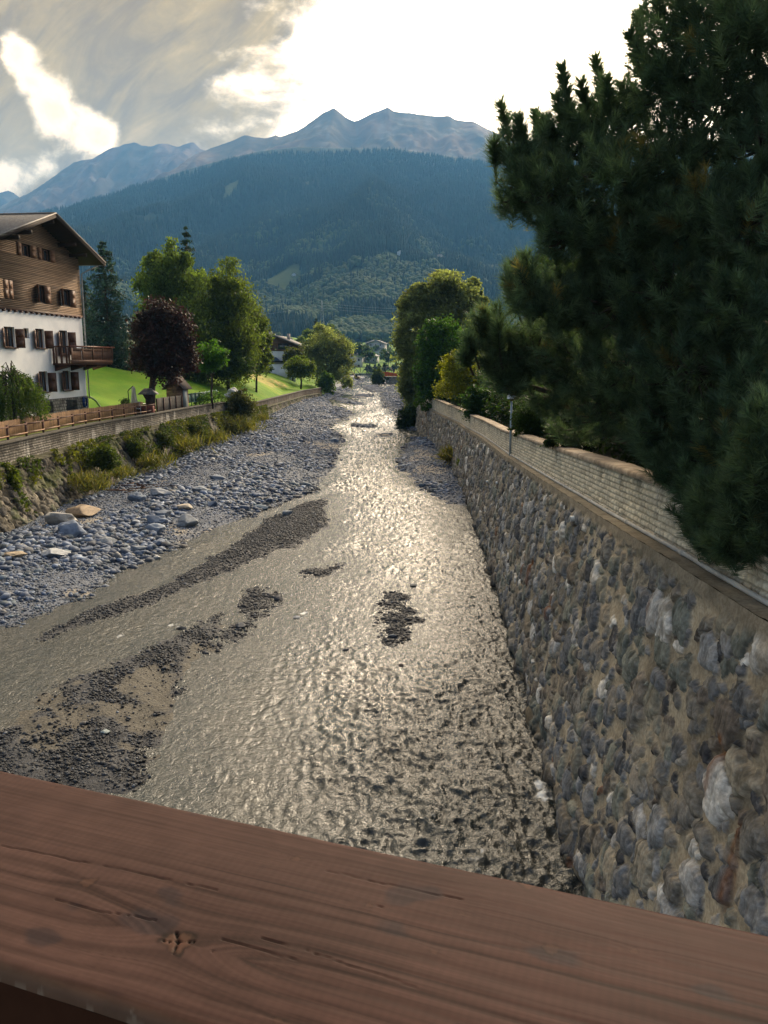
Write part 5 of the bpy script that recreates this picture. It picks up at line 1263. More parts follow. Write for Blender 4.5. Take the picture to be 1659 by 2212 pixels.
def scatter(P, S, C, sub=0, flat=(.40, .75)):
    n = len(P); V0, T0 = ico(sub); k = len(V0)
    ax = np.stack([S * (.8 + .5 * rng.random(n)), S * (.65 + .4 * rng.random(n)), S * (flat[0] + (flat[1] - flat[0]) * rng.random(n))], 1)
    a = rng.random(n) * 6.283; tl = (rng.random(n) - .5) * .7
    V = V0[None] * (1 + (rng.random((n, k, 1)) - .5) * (.55 if sub == 0 else .28)) * ax[:, None]
    if sub: V = V + V * ((vn3(V0[None, :, 0] * 1.6 + P[:, None, 0] * 9, V0[None, :, 1] * 1.6 + P[:, None, 1] * 9, V0[None, :, 2] * 1.6, 3) - .5) * .75)[..., None]
    x_, z_ = V[..., 0] * np.cos(tl)[:, None] - V[..., 2] * np.sin(tl)[:, None], V[..., 0] * np.sin(tl)[:, None] + V[..., 2] * np.cos(tl)[:, None]
    X = x_ * np.cos(a)[:, None] - V[..., 1] * np.sin(a)[:, None]; Y = x_ * np.sin(a)[:, None] + V[..., 1] * np.cos(a)[:, None]
    V = np.stack([X, Y, z_], -1) + P[:, None]
    return V.reshape(-1, 3), (T0[None] + (np.arange(n) * k)[:, None, None]).reshape(-1, 3), np.repeat(C, k, 0)
def bed_sample(n, x0, x1, y0, y1, pw=1.0):
    Y = y0 * (y1 / y0) ** (rng.random(n) ** pw); X = x0 + (x1 - x0) * rng.random(n)
    h, K = bed_height(X, Y); return X, Y, h, K
gm = MB()
# cobble banks, far and wide
X, Y, h, K = bed_sample(330000, -19, 6.5, 22, 300, .95)
clus = fbm2(X * .35, Y * .18, 4, 5)
s = .026 + .14 * rng.random(len(X)) ** 8.0 * (.35 + 1.3 * sst(clus, .38, .62)) + .0008 * Y * rng.random(len(X)) ** 4
ok = (K['cobble'] > .5) & (h - zw(Y) > -.06) & (X > Xll(Y) - .2) & (rng.random(len(X)) < .60 + .6 * sst(clus, .36, .55)); ok &= ~((X > 0) & (X > Xrb(np.minimum(Y, 111)) + .2) & (Y < 112))
P = np.stack([X, Y, h + s * .12], 1)[ok]; c = STP[rng.choice(len(STP), ok.sum(), p=STW)] * (.45 + 1.0 * rng.random(ok.sum()) ** 1.3)[:, None]
c = c * (1 - .45 * sst(.12 - (h - zw(Y))[ok], 0, .14))[:, None]
gm.add(*(lambda r: (r[0], r[1], None, r[2]))(scatter(P, s[ok], c)))
# dark wet gravel of the bars in the stream
X, Y, h, K = bed_sample(260000, -13, 3.5, 9, 46, 1.0)
s = .008 + .042 * rng.random(len(X)) ** 5 + .00045 * Y
ok = ((K['dark'] + K['sand']) > .5) & (h - zw(Y) > -.05)
n1 = fbm2(X * 1.6, Y * 1.6, 4, 21) + .35 * sst(fbm2(X * .45 + 4, Y * .22, 3, 55), .50, .60)
ok &= (K['dark'] > .5) | (rng.random(len(X)) < np.where(n1 > .80, .12, .95)); ok &= rng.random(len(X)) < sst(h - zw(Y), -.05, .09) * .85 + .12
P = np.stack([X, Y, h + s * .25], 1)[ok]; c = np.array((.042, .047, .056)) * (.4 + 1.25 * rng.random(ok.sum()) ** 1.6)[:, None] * (1 + 2.2 * (rng.random(ok.sum()) > .965))[:, None]
gm.add(*(lambda r: (r[0], r[1], None, r[2]))(scatter(P, s[ok], c)))
# loose stones standing out of the water
X, Y, s_ = [], [], []
for px, py, sx, sy, n in ((850, 1330, 42, 62, 330), (840, 1390, 45, 14, 120), (540, 1300, 26, 26, 120), (590, 1285, 26, 18, 80), (455, 1395, 34, 16, 120), (690, 1240, 40, 10, 70), (830, 1420, 40, 26, 18), (120, 1600, 90, 40, 160), (230, 1640, 70, 30, 160)):
    for _ in range(n):
        p = G(px + rng.normal() * sx * .55, py + rng.normal() * sy * .55); X.append(p.x); Y.append(p.y); s_.append(.014 + .06 * rng.random() ** 4 + .0008 * p.y)
X, Y, s = np.array(X), np.array(Y), np.array(s_); h = np.maximum(bed_height(X, Y)[0], -.035)
gm.add(*(lambda r: (r[0], r[1], None, r[2]))(scatter(np.stack([X, Y, h + s * .2], 1), s, np.array((.045, .047, .052)) * (.5 + rng.random(len(X)))[:, None])))
tag(gm.build('gravel', m_peb), kind='stuff')
# boulders one can point to
def boulder(px, py, wpx, hrel, col, lab, seed, wet=0.0):
    p = GW(px, py); q0 = p
    for _ in range(3):
        hh = float(bed_height(np.array([p.x]), np.array([p.y]))[0][0]); hh = max(hh, float(zw(p.y)) - .03); p = G(px, py, hh)
    S = m_px(wpx, p.y) / 2 * .80; V0, T0 = ico(3); r_ = np.random.default_rng(seed)
    o = r_.random(3) * 50
    V = V0 * (1 + (vn3(V0[:, 0] * 1.3 + o[0], V0[:, 1] * 1.3 + o[1], V0[:, 2] * 1.3 + o[2], seed) - .5) * .95 + (vn3(V0[:, 0] * 4 + o[1], V0[:, 1] * 4 + o[2], V0[:, 2] * 4, seed) - .5) * .22)[:, None]
    for _ in range(11):                                             # flat broken faces
        nn = r_.normal(size=3); nn /= np.linalg.norm(nn); d = V @ nn; lim = .50 + .34 * r_.random(); V = V - np.maximum(d - lim, 0)[:, None] * nn * .92
    V = V * np.array((1.0, .8, hrel)) * S; V[:, 2] += S * hrel * .45
    cs = np.array(col) * (.72 + .6 * vn3(V0[:, 0] * 6 + o[0], V0[:, 1] * 2.5, V0[:, 2] * 6, seed + 1))[:, None]
    ob_ = MB().add(V, T0, None, cs).build('boulder', m_peb, None); ob_.location = p; ob_.rotation_euler.z = r_.random() * .8 - .4
    return tag(ob_, lab, 'boulder')
BL = [(405, 1135, 76, .60, (.25, .27, .29), 'big smooth grey boulder on the gravel bank between the river wall and the water'),
      (350, 1115, 62, .42, (.17, .20, .25), 'flat blue grey boulder up the bank from the big smooth grey boulder'),
      (150, 1155, 92, .55, (.19, .23, .30), 'large angular blue boulder near the left river wall'),
      (135, 1128, 100, .45, (.42, .40, .36), 'long pale boulder lying beside the large angular blue boulder'),
      (180, 1115, 100, .50, (.33, .24, .15), 'long rusty tan boulder against the foot of the left river wall'),
      (620, 1112, 40, .55, (.22, .255, .30), 'rounded grey blue boulder at the water edge of the cobble bank'),
      (340, 1148, 70, .4, (.20, .24, .30), 'broad low blue boulder below the big smooth grey boulder'),
      (335, 1132, 62, .5, (.15, .19, .26), 'dark blue boulder behind the broad low blue boulder'),
      (230, 1172, 60, .45, (.27, .29, .31), 'flat light grey slab of rock below the blue boulders'),
      (115, 1200, 70, .50, (.46, .47, .47), 'whitish boulder on the near part of the gravel bank'),
      (30, 1205, 84, .35, (.32, .25, .17), 'flat rusty brown rock at the near end of the gravel bank'),
      (300, 1190, 46, .6, (.27, .29, .31), 'grey boulder by the water on the near gravel bank'),
      (338, 1208, 30, .6, (.40, .40, .39), 'small pale boulder right at the edge of the shallow channel'),
      (460, 1092, 40, .55, (.15, .19, .26), 'dark blue boulder halfway along the cobble bank'),
      (430, 1062, 54, .45, (.24, .27, .31), 'grey slab in the middle of the cobble bank'),
      (345, 1072, 60, .45, (.27, .29, .32), 'light boulder close to the overgrown part of the river wall'),
      (300, 1082, 50, .6, (.15, .19, .25), 'dark blue boulder under the overgrown river wall'),
      (395, 1100, 56, .45, (.36, .31, .24), 'tan flat boulder in the middle of the gravel bank'),
      (470, 1035, 44, .45, (.14, .17, .22), 'dark boulder on the upper cobble bank'),
      (560, 1100, 38, .55, (.20, .25, .29), 'round grey boulder among small cobbles near the channel'),
      (720, 955, 30, .6, (.22, .26, .31), 'pale blue boulder at the bend where the stream meets the bank'),
      (584, 965, 26, .6, (.13, .16, .21), 'dark boulder high on the distant cobble bank'),
      (894, 1268, 30, .55, (.05, .055, .065), 'dark wet rock standing alone in the stream beyond the small stone island'),
      (848, 1376, 26, .55, (.085, .10, .125), 'dark rounded rock on the near end of the small stone island'),
      (747, 1407, 20, .7, (.04, .045, .055), 'small black rock in the water left of the small stone island'),
      (866, 1444, 20, .8, (.06, .05, .045), 'small dark brown rock in the water nearest to the small stone island'),
      (795, 1518, 20, .65, (.14, .17, .20), 'small blue grey rock alone in the middle of the stream'),
      (601, 1297, 30, .65, (.05, .055, .068), 'black wet rock at the tip of the broken gravel spit'),
      (520, 1355, 34, .6, (.07, .078, .095), 'dark blue rock in the row of wet stones on the gravel spit'),
      (392, 1360, 26, .5, (.055, .06, .07), 'dark rock at the upper end of the sandy bar'),
      (355, 1447, 26, .6, (.05, .055, .065), 'black rock on the rippled sand of the nearest bar'),
      (229, 1583, 30, .45, (.26, .31, .31), 'pale grey green stone on the nearest dark gravel bar'),
      (640, 1336, 30, .4, (.20, .22, .25), 'pale flat rock washed over by white water in the stream')]
for i, b in enumerate(BL): boulder(*b, 60 + i)
# smaller ones that nothing tells apart
X, Y, h, K = bed_sample(2600, -17, 1.0, 30, 120, 1.0); ok = (K['cobble'] > .5) & (h - zw(Y) > .05) & (X > Xll(Y) + 1.2) & (fbm2(X * .35, Y * .18, 4, 5) > .46)
idx = np.where(ok)[0][:170]; protos = []
for j in range(6):
    V0, T0 = ico(2); V = V0 * (1 + (vn3(V0[:, 0] * 1.5 + j * 7, V0[:, 1] * 1.5 + j, V0[:, 2] * 1.5, 5) - .5) * .9)[:, None] * np.array((1, .8, .55))
    b_ = MB().add(V, T0, None, STP[j] * .95 * np.ones((len(V), 1)))
    protos.append(b_)
pm = []
for k, i in enumerate(idx):
    j = k % 6
    if k < 6: o = protos[j].build('boulder', m_peb, None); tag(o, 'small blue grey boulder among the cobbles of the left gravel bank', 'boulder', 'small boulders on the left gravel bank'); pm.append(o)
    else: o = pm[j].copy(); COL.objects.link(o)
    s = .13 + .15 * rng.random() ** 2 + .0012 * Y[i]; o.location = (X[i], Y[i], h[i] + .15 * s); o.scale = (s, s, s); o.rotation_euler.z = rng.random() * 6.3
# drift wood
p = GW(515, 1045); 
dw = thing('driftwood', 'tangle of brown driftwood sticks stranded on the cobble bank', 'driftwood', (D(285, 1058, 46).x, 46, .7)); k = MB()
for _ in range(14):
    a = rng.normal(size=3) * (.5, .3, .12); k.tube([a, a + rng.normal(size=3) * (.3, .2, .06), a + rng.normal(size=3) * (.8, .4, .10)], [.03, .025, .008], 5)
k.build('sticks', mat('driftwood_bark', (.16, .075, .04), .9, (.08, .045, .03), 5), dw)

# ------------------------------------------------------------------ foliage
def leafmat(name, transl=.46, tcol=(1.3, 1.4, .55)): return mat(name, (1, 1, 1), 0.55, (0.8, 0.82, 0.78), 1.5, 3.0, attr=True, spec=0.25, transl=transl, tcol=tcol)
m_leaf = leafmat('leaves'); m_leaf_pale = leafmat('pale_leaves', .62, (1.35, 1.4, .6)); m_leaf_dark = leafmat('dark_leaves', .2, (1.4, 1.1, .8)); m_ndl = leafmat('needles', .42, (1.15, 1.3, .75))
m_bark = mat('bark', (0.075, 0.06, 0.048), 0.95, (0.035, 0.028, 0.022), 6.0, 5.0, stretch=(1, 1, .3), bump=0.02)
def unit(v): return v / (np.linalg.norm(v, axis=-1, keepdims=True) + 1e-9)
def leaf_quads(mb, P, s, C, asp=.55, up=.35, hang=0.0):
    n = len(P); nr = unit(rng.normal(size=(n, 3)) + np.array((0, 0, up * 2)))
    a = unit(np.cross(nr, rng.normal(size=(n, 3)))); 
    if hang: a = unit(a * (1 - hang) + np.array((0, 0, -1.0)) * hang)
    b = unit(np.cross(nr, a)); s = np.broadcast_to(s, (n,))[:, None]
    V = np.stack([P - a * s, P + b * s * asp, P + a * s, P - b * s * asp], 1).reshape(-1, 3)
    mb.add(V, None, np.arange(n * 4).reshape(-1, 4), np.repeat(C, 4, 0))
def crown(mb, blobs, n, size, col, col2, seed, nsub=46, tight=.21, droop=1.0, hang=0.0, fill=.35, up=.35, asp=.55):
    """leaf clumps spread through the volume of ellipsoids (centre, radii)"""
    r_ = np.random.default_rng(seed); vol = np.array([b[1][0] * b[1][2] for b in blobs]); vol = vol / vol.sum()
    for (c, rad), w_ in zip(blobs, vol):
        k = max(8, int(nsub * len(blobs) * w_)); m = int(n * w_)
        d = unit(r_.normal(size=(k, 3))); d[:, 2] = np.where(d[:, 2] < -.55, -d[:, 2] * .4, d[:, 2])
        rr_ = np.where(r_.random(k) < fill, r_.random(k) ** .5 * .75, .76 + .24 * r_.random(k))
        sc = c + d * rr_[:, None] * rad
        tone = (.55 + .9 * r_.random(k)); hue = r_.random(k)
        i = r_.integers(0, k, m); g = r_.normal(size=(m, 3)) * np.array((rad[0], rad[1], rad[2])).mean() * tight * np.array((1, 1, .8 * droop))
        if droop > 1.2: g[:, 2] = -np.abs(g[:, 2]) * 1.1
        P = sc[i] + g
        C = (np.array(col) + (np.array(col2) - np.array(col)) * hue[i][:, None]) * (tone[i] * (.7 + .6 * r_.random(m)))[:, None]
        leaf_quads(mb, P, size * (.6 + .8 * r_.random(m)), C, asp, up, hang)
def pxblobs(L, Y, depth=.9):
    out = []
    for b in L:
        y_ = Y + (b[4] if len(b) > 4 else 0); c = np.array(D(b[0], b[1], y_)); rx, rz_2 = m_px(b[2], y_), m_px(b[3], y_); out.append((c, np.array((rx, rx * depth, rz_2))))
    return out
def tree(name, lab, cat, base, blobs, n, size, col, col2, seed, tr=.16, m=None, group=None, lean=None, **kw):
    base = np.array(base, float); t = thing(name, lab, cat, base, 0, group); q_ = np.random.default_rng(seed + 5000); sat = []
    if len(blobs) < 30 and n > 3000:
        for c, rad in blobs:
            for _ in range(4): u_ = unit(q_.normal(size=3) + np.array((0, 0, .25))); sat.append((c + u_ * rad * (.80 + .35 * q_.random()), rad * (.24 + .24 * q_.random())))
    mb = MB(); crown(mb, sat, int(n * .45), size, col, col2, seed + 1, **{**kw, 'nsub': 16}) if sat else None; crown(mb, blobs, n, size, col, col2, seed, **kw); rel(mb, t).build('crown', m or m_leaf, t)
    top = max(blobs, key=lambda b: b[0][2]); tk = MB(); r_ = np.random.default_rng(seed)
    topc = np.array(top[0]); mid = base + (topc - base) * np.array((.35, .35, .5))
    pts = [base - (0, 0, .4), base + (mid - base) * .5 + r_.normal(size=3) * (.08, .08, 0), mid, topc]
    tk.tube(pts, [tr, tr * .85, tr * .62, tr * .15], 9)
    for c, rad in blobs:
        st = base + (mid - base) * (.55 + .6 * r_.random()); c2 = np.array(c)
        tk.tube([st, st + (c2 - st) * .5 + r_.normal(size=3) * .15 * rad[0] + (0, 0, .1 * rad[2]), c2 + (0, 0, .3 * rad[2])], [tr * .42, tr * .28, tr * .06], 6)
        for _ in range(3): e_ = c2 + unit(r_.normal(size=3)) * rad * .8; tk.tube([st + (c2 - st) * .6, c2 + (e_ - c2) * .3, e_], [tr * .2, tr * .13, tr * .03], 5)
    rel(tk, t).build('trunk', m_bark, t, smooth=True)
    return t
def onlawn(px, Y): x_ = D(px, 800, Y).x; return (x_, Y, lawn_z(x_, Y))
# left bank trees
BIR, BIR2 = (.13, .18, .045), (.085, .13, .04)
tree('birch', 'tallest weeping birch with pale drooping foliage in front of the dark fir top', 'tree', onlawn(375, 92), pxblobs([(365, 560, 38, 36), (345, 610, 40, 46), (395, 610, 46, 50), (335, 670, 36, 50), (400, 680, 52, 60), (385, 745, 60, 50), (360, 790, 50, 36), (420, 785, 46, 36)], 92), 26000, .15, BIR, BIR2, 1, .22, droop=2.2, hang=.55, tight=.24, nsub=60, m=m_leaf_pale)
tree('birch', 'broad rounded birch right of the tallest birch, over the lawn slope', 'tree', onlawn(492, 96), pxblobs([(488, 610, 42, 40), (510, 650, 46, 50), (465, 660, 40, 50), (505, 715, 52, 50), (470, 745, 50, 50), (520, 760, 40, 40), (490, 785, 56, 34)], 96), 26000, .15, (.115, .15, .036), (.080, .115, .034), 2, .2, droop=2.0, hang=.5, tight=.24, nsub=60, m=m_leaf_pale)
tree('birch', 'smaller birch at the right end of the birch group beside the villa', 'tree', onlawn(552, 108), pxblobs([(548, 690, 26, 30), (560, 720, 22, 34), (540, 750, 30, 40), (565, 765, 18, 30), (550, 785, 26, 20)], 108), 12000, .15, (.12, .15, .035), (.08, .115, .03), 3, .15, droop=1.8, hang=.45, tight=.24, nsub=60, m=m_leaf_pale)
tree('plum_tree', 'dark purple leaved plum tree standing at the top of the left river wall', 'tree', (float(Xlw(62.4)) - .45, 62.4, fz(62)), pxblobs([(345, 690, 40, 38), (385, 715, 36, 40), (318, 720, 34, 38), (350, 745, 52, 46), (395, 770, 32, 38), (312, 785, 32, 36), (352, 805, 36, 34)], 62.4), 19000, .12, (.060, .026, .022), (.030, .022, .014), 4, .30, m_leaf_dark, tight=.22, nsub=60)
tree('hazel', 'round bright green hazel bush on the lawn right of the plum tree', 'shrub', onlawn(457, 76), pxblobs([(453, 768, 30, 26), (440, 785, 18, 22), (470, 782, 18, 20), (455, 795, 18, 16)], 76), 7000, .10, (.085, .19, .012), (.06, .14, .012), 5, .10)
wt = (D(22, 800, 44.5).x, 44.5, 4.0); wtr = thing('weeping_tree', 'weeping tree with hanging dark leaves in front of the chalet wall', 'tree', wt)
r_ = np.random.default_rng(6); mb = MB(); tk = MB(); Pp = []
tk.tube([(0, 0, -.2), (.05, 0, 1.2), (-.05, .05, 2.3), (.1, 0, 3.05)], [.13, .11, .09, .05], 9)
for k in range(300):
    a = r_.random() * 6.283; rr_ = (.25 + 1.35 * r_.random() ** .6) * (1 + .2 * np.sin(a * 3)); z0 = 3.45 - .62 * rr_ ** 1.35 + .18 * r_.normal(); L_ = .5 + 1.6 * r_.random(); L_ = min(L_, z0 - .55)
    n = int(L_ / .035); t = np.linspace(0, 1, n); Pp.append(np.stack([np.cos(a) * (rr_ + .12 * t) , np.sin(a) * (rr_ + .12 * t), z0 - L_ * t], 1) + r_.normal(size=(n, 3)) * (.055, .055, .02))
    if k % 6 == 0: tk.tube([(.05, 0, 2.7 + .3 * r_.random()), (np.cos(a) * rr_ * .5, np.sin(a) * rr_ * .5, z0 + .22), (np.cos(a) * rr_, np.sin(a) * rr_, z0), (np.cos(a) * (rr_ + .1), np.sin(a) * (rr_ + .1), z0 - L_ * .7)], [.035, .025, .014, .006], 5)
Pp = np.concatenate(Pp); n = len(Pp); leaf_quads(mb, Pp, .062 * (.6 + .8 * r_.random(n)), (np.array((.055, .095, .03)) + np.array((.05, .05, .0)) * r_.random((n, 1))) * (.5 + .9 * vn3(Pp[:, :1] * 2, Pp[:, 1:2] * 2, Pp[:, 2:] * 1.2, 3)), .6, .1, .45)
mb.build('crown', m_leaf, wtr); tk.build('trunk', m_bark, wtr, smooth=True)
def shrub(lab, px, py, rx, ry, Y, n, size, col, col2, seed, name='shrub', z=None, **kw):
    b = pxblobs([(px - rx * .3, py, rx * .7, ry * .8), (px + rx * .35, py + ry * .15, rx * .6, ry * .75), (px, py - ry * .3, rx * .55, ry * .65), (px - rx * .25, py + ry * .62, rx * .7, ry * .45), (px + rx * .3, py + ry * .66, rx * .65, ry * .42)], Y)
    c = D(px, py + ry, Y); return tree(name, lab, 'shrub', (c.x, Y, c.z if z is None else z), b, n, size, col, col2, seed, .05, **kw)
shrub('low dark round bush on the lawn slope beneath the small birch', 562, 786, 24, 20, 112, 4000, .12, (.035, .06, .018), (.022, .045, .015), 7)
shrub('dense dark green undergrowth at the foot of the birches', 480, 786, 70, 26, 93, 7000, .13, (.05, .08, .02), (.03, .055, .016), 8)
shrub('yellowish shrub growing on the river wall where the block wall ends', 520, 868, 40, 28, 82, 6000, .08, (.11, .105, .035), (.060, .075, .022), 9, droop=1.6, hang=.3)
def gblob(lab, name, px, Y_, dims, n, size, col, col2, seed, cat='plant'):
    b_ = np.array(onlawn(px, Y_)); return tree(name, lab, cat, b_, [(b_ + np.array((dx_, dy_, dz_)), np.array((rx_, rx_, rz_2))) for dx_, dy_, dz_, rx_, rz_2 in dims], n, size, col, col2, seed, .02)
gblob('leafy vegetable patch behind the teal fence', 'vegetable_patch', 450, 77, [(-.4, -2, .5, .8, .5), (0, 0, .55, .8, .55), (.3, 2, .5, .8, .5), (-.2, 1, .7, .6, .5)], 2600, .09, (.10, .19, .03), (.06, .12, .02), 10)
gblob('dark potted shrub beside the white garden chair', 'shrub', 263, 61.4, [(0, 0, .45, .42, .45), (.15, 0, .85, .32, .35), (-.2, .1, .25, .4, .3)], 1800, .05, (.03, .055, .02), (.02, .035, .014), 11, 'shrub')
gblob('flowering plants around the foot of the closed parasol', 'flower_bed', 298, 63.8, [(-.5, 0, .3, .4, .3), (.1, .1, .35, .4, .35), (.7, 0, .3, .4, .3)], 1500, .05, (.12, .15, .03), (.06, .10, .02), 12)
tree('apple_tree', 'round yellow green apple tree on the meadow left of the grey willow', 'tree', (D(650, 832, 150).x, 150, 3.0), pxblobs([(648, 792, 26, 18), (632, 800, 16, 18), (666, 800, 16, 18), (650, 808, 24, 14)], 150), 6500, .17, (.14, .175, .020), (.085, .125, .018), 13, .2)
tree('apple_tree', 'olive coloured small tree against the corner of the villa', 'tree', (D(632, 800, 168).x, 168, 4.0), pxblobs([(628, 765, 14, 12), (640, 772, 16, 14), (620, 775, 10, 12)], 168), 3600, .18, (.12, .125, .022), (.08, .095, .02), 14, .15)
shrub('bright green bush at the far end of the left river wall', 706, 826, 18, 22, 158, 3500, .17, (.085, .15, .018), (.055, .10, .016), 15)
WIL, WIL2 = (.24, .265, .125), (.17, .20, .09)
tree('willow', 'big rounded grey green willow on the left bank before the village', 'tree', (D(712, 845, 172).x, 172, 1.6), pxblobs([(700, 735, 32, 26), (735, 755, 28, 28), (675, 762, 26, 28), (708, 775, 40, 36), (745, 785, 20, 30), (690, 805, 34, 28), (728, 815, 28, 26)], 172), 20000, .19, WIL, WIL2, 16, .4, tight=.2, m=m_leaf_pale)
tree('willow', 'tall grey green willow overhanging the right bank at the end of the wall', 'tree', (D(905, 900, 98).x + 1.2, 98, 3.0), pxblobs([(960, 612, 46, 30), (925, 640, 36, 34), (1000, 640, 34, 36), (895, 685, 34, 44), (950, 690, 56, 50), (880, 745, 26, 50), (915, 760, 40, 50), (985, 740, 40, 60), (890, 815, 28, 50), (925, 835, 42, 44), (1038, 655, 16, 26), (905, 870, 30, 34)], 98), 64000, .17, WIL, WIL2, 17, .45, tight=.21, nsub=64, droop=1.3, hang=.2, m=m_leaf_pale)
tree('maple', 'bright green maple in front of the tall willow', 'tree', (D(960, 880, 82).x + .6, 82, 3.8), pxblobs([(955, 715, 34, 26), (925, 745, 30, 30), (985, 745, 34, 34), (945, 780, 44, 36), (925, 815, 30, 34), (960, 830, 40, 34), (935, 858, 34, 26), (975, 860, 34, 26)], 82), 18000, .13, (.070, .150, .018), (.045, .105, .015), 18, .2)
tree('shrub', 'yellow leaved small tree above the block wall', 'tree', (D(985, 850, 67).x + .4, 67, 4.1), pxblobs([(990, 778, 26, 16), (975, 795, 26, 20), (1005, 800, 22, 22), (985, 820, 30, 20), (975, 842, 34, 22), (1010, 840, 26, 24)], 67), 9000, .085, (.28, .27, .014), (.19, .20, .014), 19, .09)
shrub('dark green glossy bush leaning over the block wall near the lamp', 1035, 872, 36, 40, 53, 9000, .07, (.045, .09, .014), (.022, .055, .012), 20)
shrub('bushy green mountain pine just right of the lamp', 1150, 905, 42, 40, 29.5, 11000, .055, (.050, .085, .012), (.020, .045, .010), 21, asp=.25)
shrub('dark evergreen bush behind the block wall between the mountain pine and the big pine', 1245, 925, 60, 40, 21, 9000, .06, (.020, .038, .012), (.010, .022, .008), 22, asp=.3)
shrub('ivy covered bank under the tall willow at the end of the wall', 885, 905, 26, 34, 92, 5500, .12, (.045, .075, .018), (.028, .05, .014), 23)
shrub('green willow bush on the far right bank before the truss bridge', 818, 815, 14, 18, 238, 3600, .26, (.10, .13, .03), (.065, .09, .024), 24)
shrub('low green bushes along the far wall below the orange barrier', 850, 818, 16, 4, 236, 1500, .22, (.07, .09, .02), (.05, .07, .02), 25)
hb_ = []
for yq in np.arange(7, 92, 1.7): hb_.append((np.array((float(Xrt(yq)) + 1.75 + .3 * rng.normal() + .012 * yq, yq, float(Zrc(yq)) + .30 + .25 * rng.random())), np.array((1.25, 1.25, .95 + .45 * rng.random()))))
for yq in np.arange(9, 92, 3.0): hb_.append((np.array((float(Xrt(yq)) + 3.6 + .4 * rng.normal(), yq, float(Zrc(yq)) + 1.1 + .5 * rng.random())), np.array((1.7, 1.7, 1.5))))
tree('evergreen_hedge', 'long dark evergreen hedge growing close behind the cream block wall', 'hedge', (float(Xrt(40)) + 1.75, 40, float(Zrc(40)) - .5), hb_, 110000, .13, (.030, .056, .014), (.016, .032, .010), 330, .08, asp=.4, nsub=30)
# tufts of grass and small plants on the walls
def tuft(name, lab, px, py, Y, h_px, n, col, col2, seed, spread=.5, cat='plant', group=None):
    c = D(px, py, Y); t = thing(name, lab, cat, c, 0, group); mb = MB(); L = m_px(h_px, Y); r_ = np.random.default_rng(seed)
    b = r_.normal(size=(n, 3)) * L * spread * np.array((.5, .5, .12)); d = unit(r_.normal(size=(n, 3)) * .6 + np.array((0, 0, 1.0))) * (L * (.5 + .6 * r_.random(n)))[:, None]
    wv_ = unit(np.cross(d, r_.normal(size=(n, 3)))) * L * .035; bend = r_.normal(size=(n, 3)) * L * .22 - np.array((0, 0, L * .12))
    V = np.stack([b - wv_, b + wv_, b + d * .6 + wv_ * .8, b + d * .6 - wv_ * .8, b + d + bend], 1).reshape(-1, 3); k = (np.arange(n) * 5)[:, None]
    C = (np.array(col) + (np.array(col2) - np.array(col)) * r_.random((n, 1))) * (.6 + .8 * r_.random((n, 1)))
    mb.add(V, (np.array([[3, 2, 4]]) + k), (np.array([[0, 1, 2, 3]]) + k), np.repeat(C, 5, 0)); mb.build('blades', m_leaf, t); return t
p = on_wall(975, 985); tuft('grass_tuft', 'tuft of dry yellow grass growing out of the boulder wall', 975, 990, p.y - .15, 34, 420, (.26, .20, .06), (.12, .14, .03), 31)
p = on_wall(992, 1000); tuft('grass_tuft', 'small green plant in the boulder wall beside the dry grass tuft', 994, 1003, p.y - .1, 16, 120, (.14, .18, .03), (.08, .12, .02), 32)
for i, (px, py, rx, ry, Y_, n, c1, c2, lab) in enumerate(((18, 1035, 38, 46, 38, 6000, (.15, .175, .022), (.085, .125, .02), 'yellow green bush growing on the near left river wall'),
        (225, 985, 46, 40, 47, 6000, (.11, .135, .022), (.06, .09, .018), 'straggling green shrubs rooted in the left river wall below the picket fence'),
        (290, 965, 30, 34, 54, 3400, (.10, .12, .022), (.05, .075, .016), 'green shrub in the left river wall below the plum tree'),
        (350, 945, 36, 26, 60, 3600, (.085, .10, .022), (.05, .07, .016), 'dark green growth on the ledge of the left river wall'),
        (415, 925, 40, 26, 68, 4200, (.085, .095, .024), (.05, .07, .018), 'olive shrubs along the ledge below the teal fence'),
        (480, 912, 44, 24, 78, 4200, (.12, .115, .035), (.075, .085, .022), 'yellowing shrubs at the foot of the wall near its end'))):
    xw = float(Xll(Y_)) + .15; c = D(px, py, Y_); Y2 = Y_ * (xw / c.x) if c.x < 0 else Y_
    shrub(lab, px, py, rx * .8, ry * .75, Y_, int(n * .75), .065, c1, c2, 40 + i, droop=1.3)
for i, (px, py, Y_, h_) in enumerate(((330, 1000, 55, 26), (400, 962, 64, 28), (455, 948, 71, 26), (520, 925, 80, 26), (205, 1052, 43.5, 20), (255, 1025, 49, 24), (560, 905, 95, 14), (185, 1040, 44, 26))):
    tuft('grass_clump', 'clump of yellowing grass along the foot of the left river wall', px, py, Y_, h_, 380, (.20, .165, .05), (.10, .115, .03), 60 + i, 1.6, group='grass clumps at the foot of the left wall')
# creepers and weeds spreading over the rough part of the left wall
n = 26000; Y = 33 + 68 * rng.random(n); Z = -.1 + 3.3 * rng.random(n) ** .8
msk = fbm2(Y * .55, Z * .8, 4, 501) + .16 * sst(Y, 40, 60) + .10 * sst(Z, 1.6, 2.8) - .12 * sst(Y, 52, 36) * sst(Z, 2.2, .5)
ok = msk > .60; Y, Z = Y[ok], Z[ok]; Zc = np.minimum(Z, Zll(Y) + .12)
X = Xll(Y) + .34 * (Zll(Y) - Zc) * np.interp(Y, [18, 80, 97, 156], [1, 1, .4, .15]) + .05 + .28 * rng.random(len(Y)); P = np.stack([X, Y, Zc + .12 * rng.random(len(Y))], 1)
C = (np.array((.055, .080, .016)) + np.array((.075, .055, .006)) * sst(fbm2(Y * .8, Z * 1.5, 3, 502), .45, .6)[:, None]) * (.5 + .9 * rng.random((len(Y), 1)))
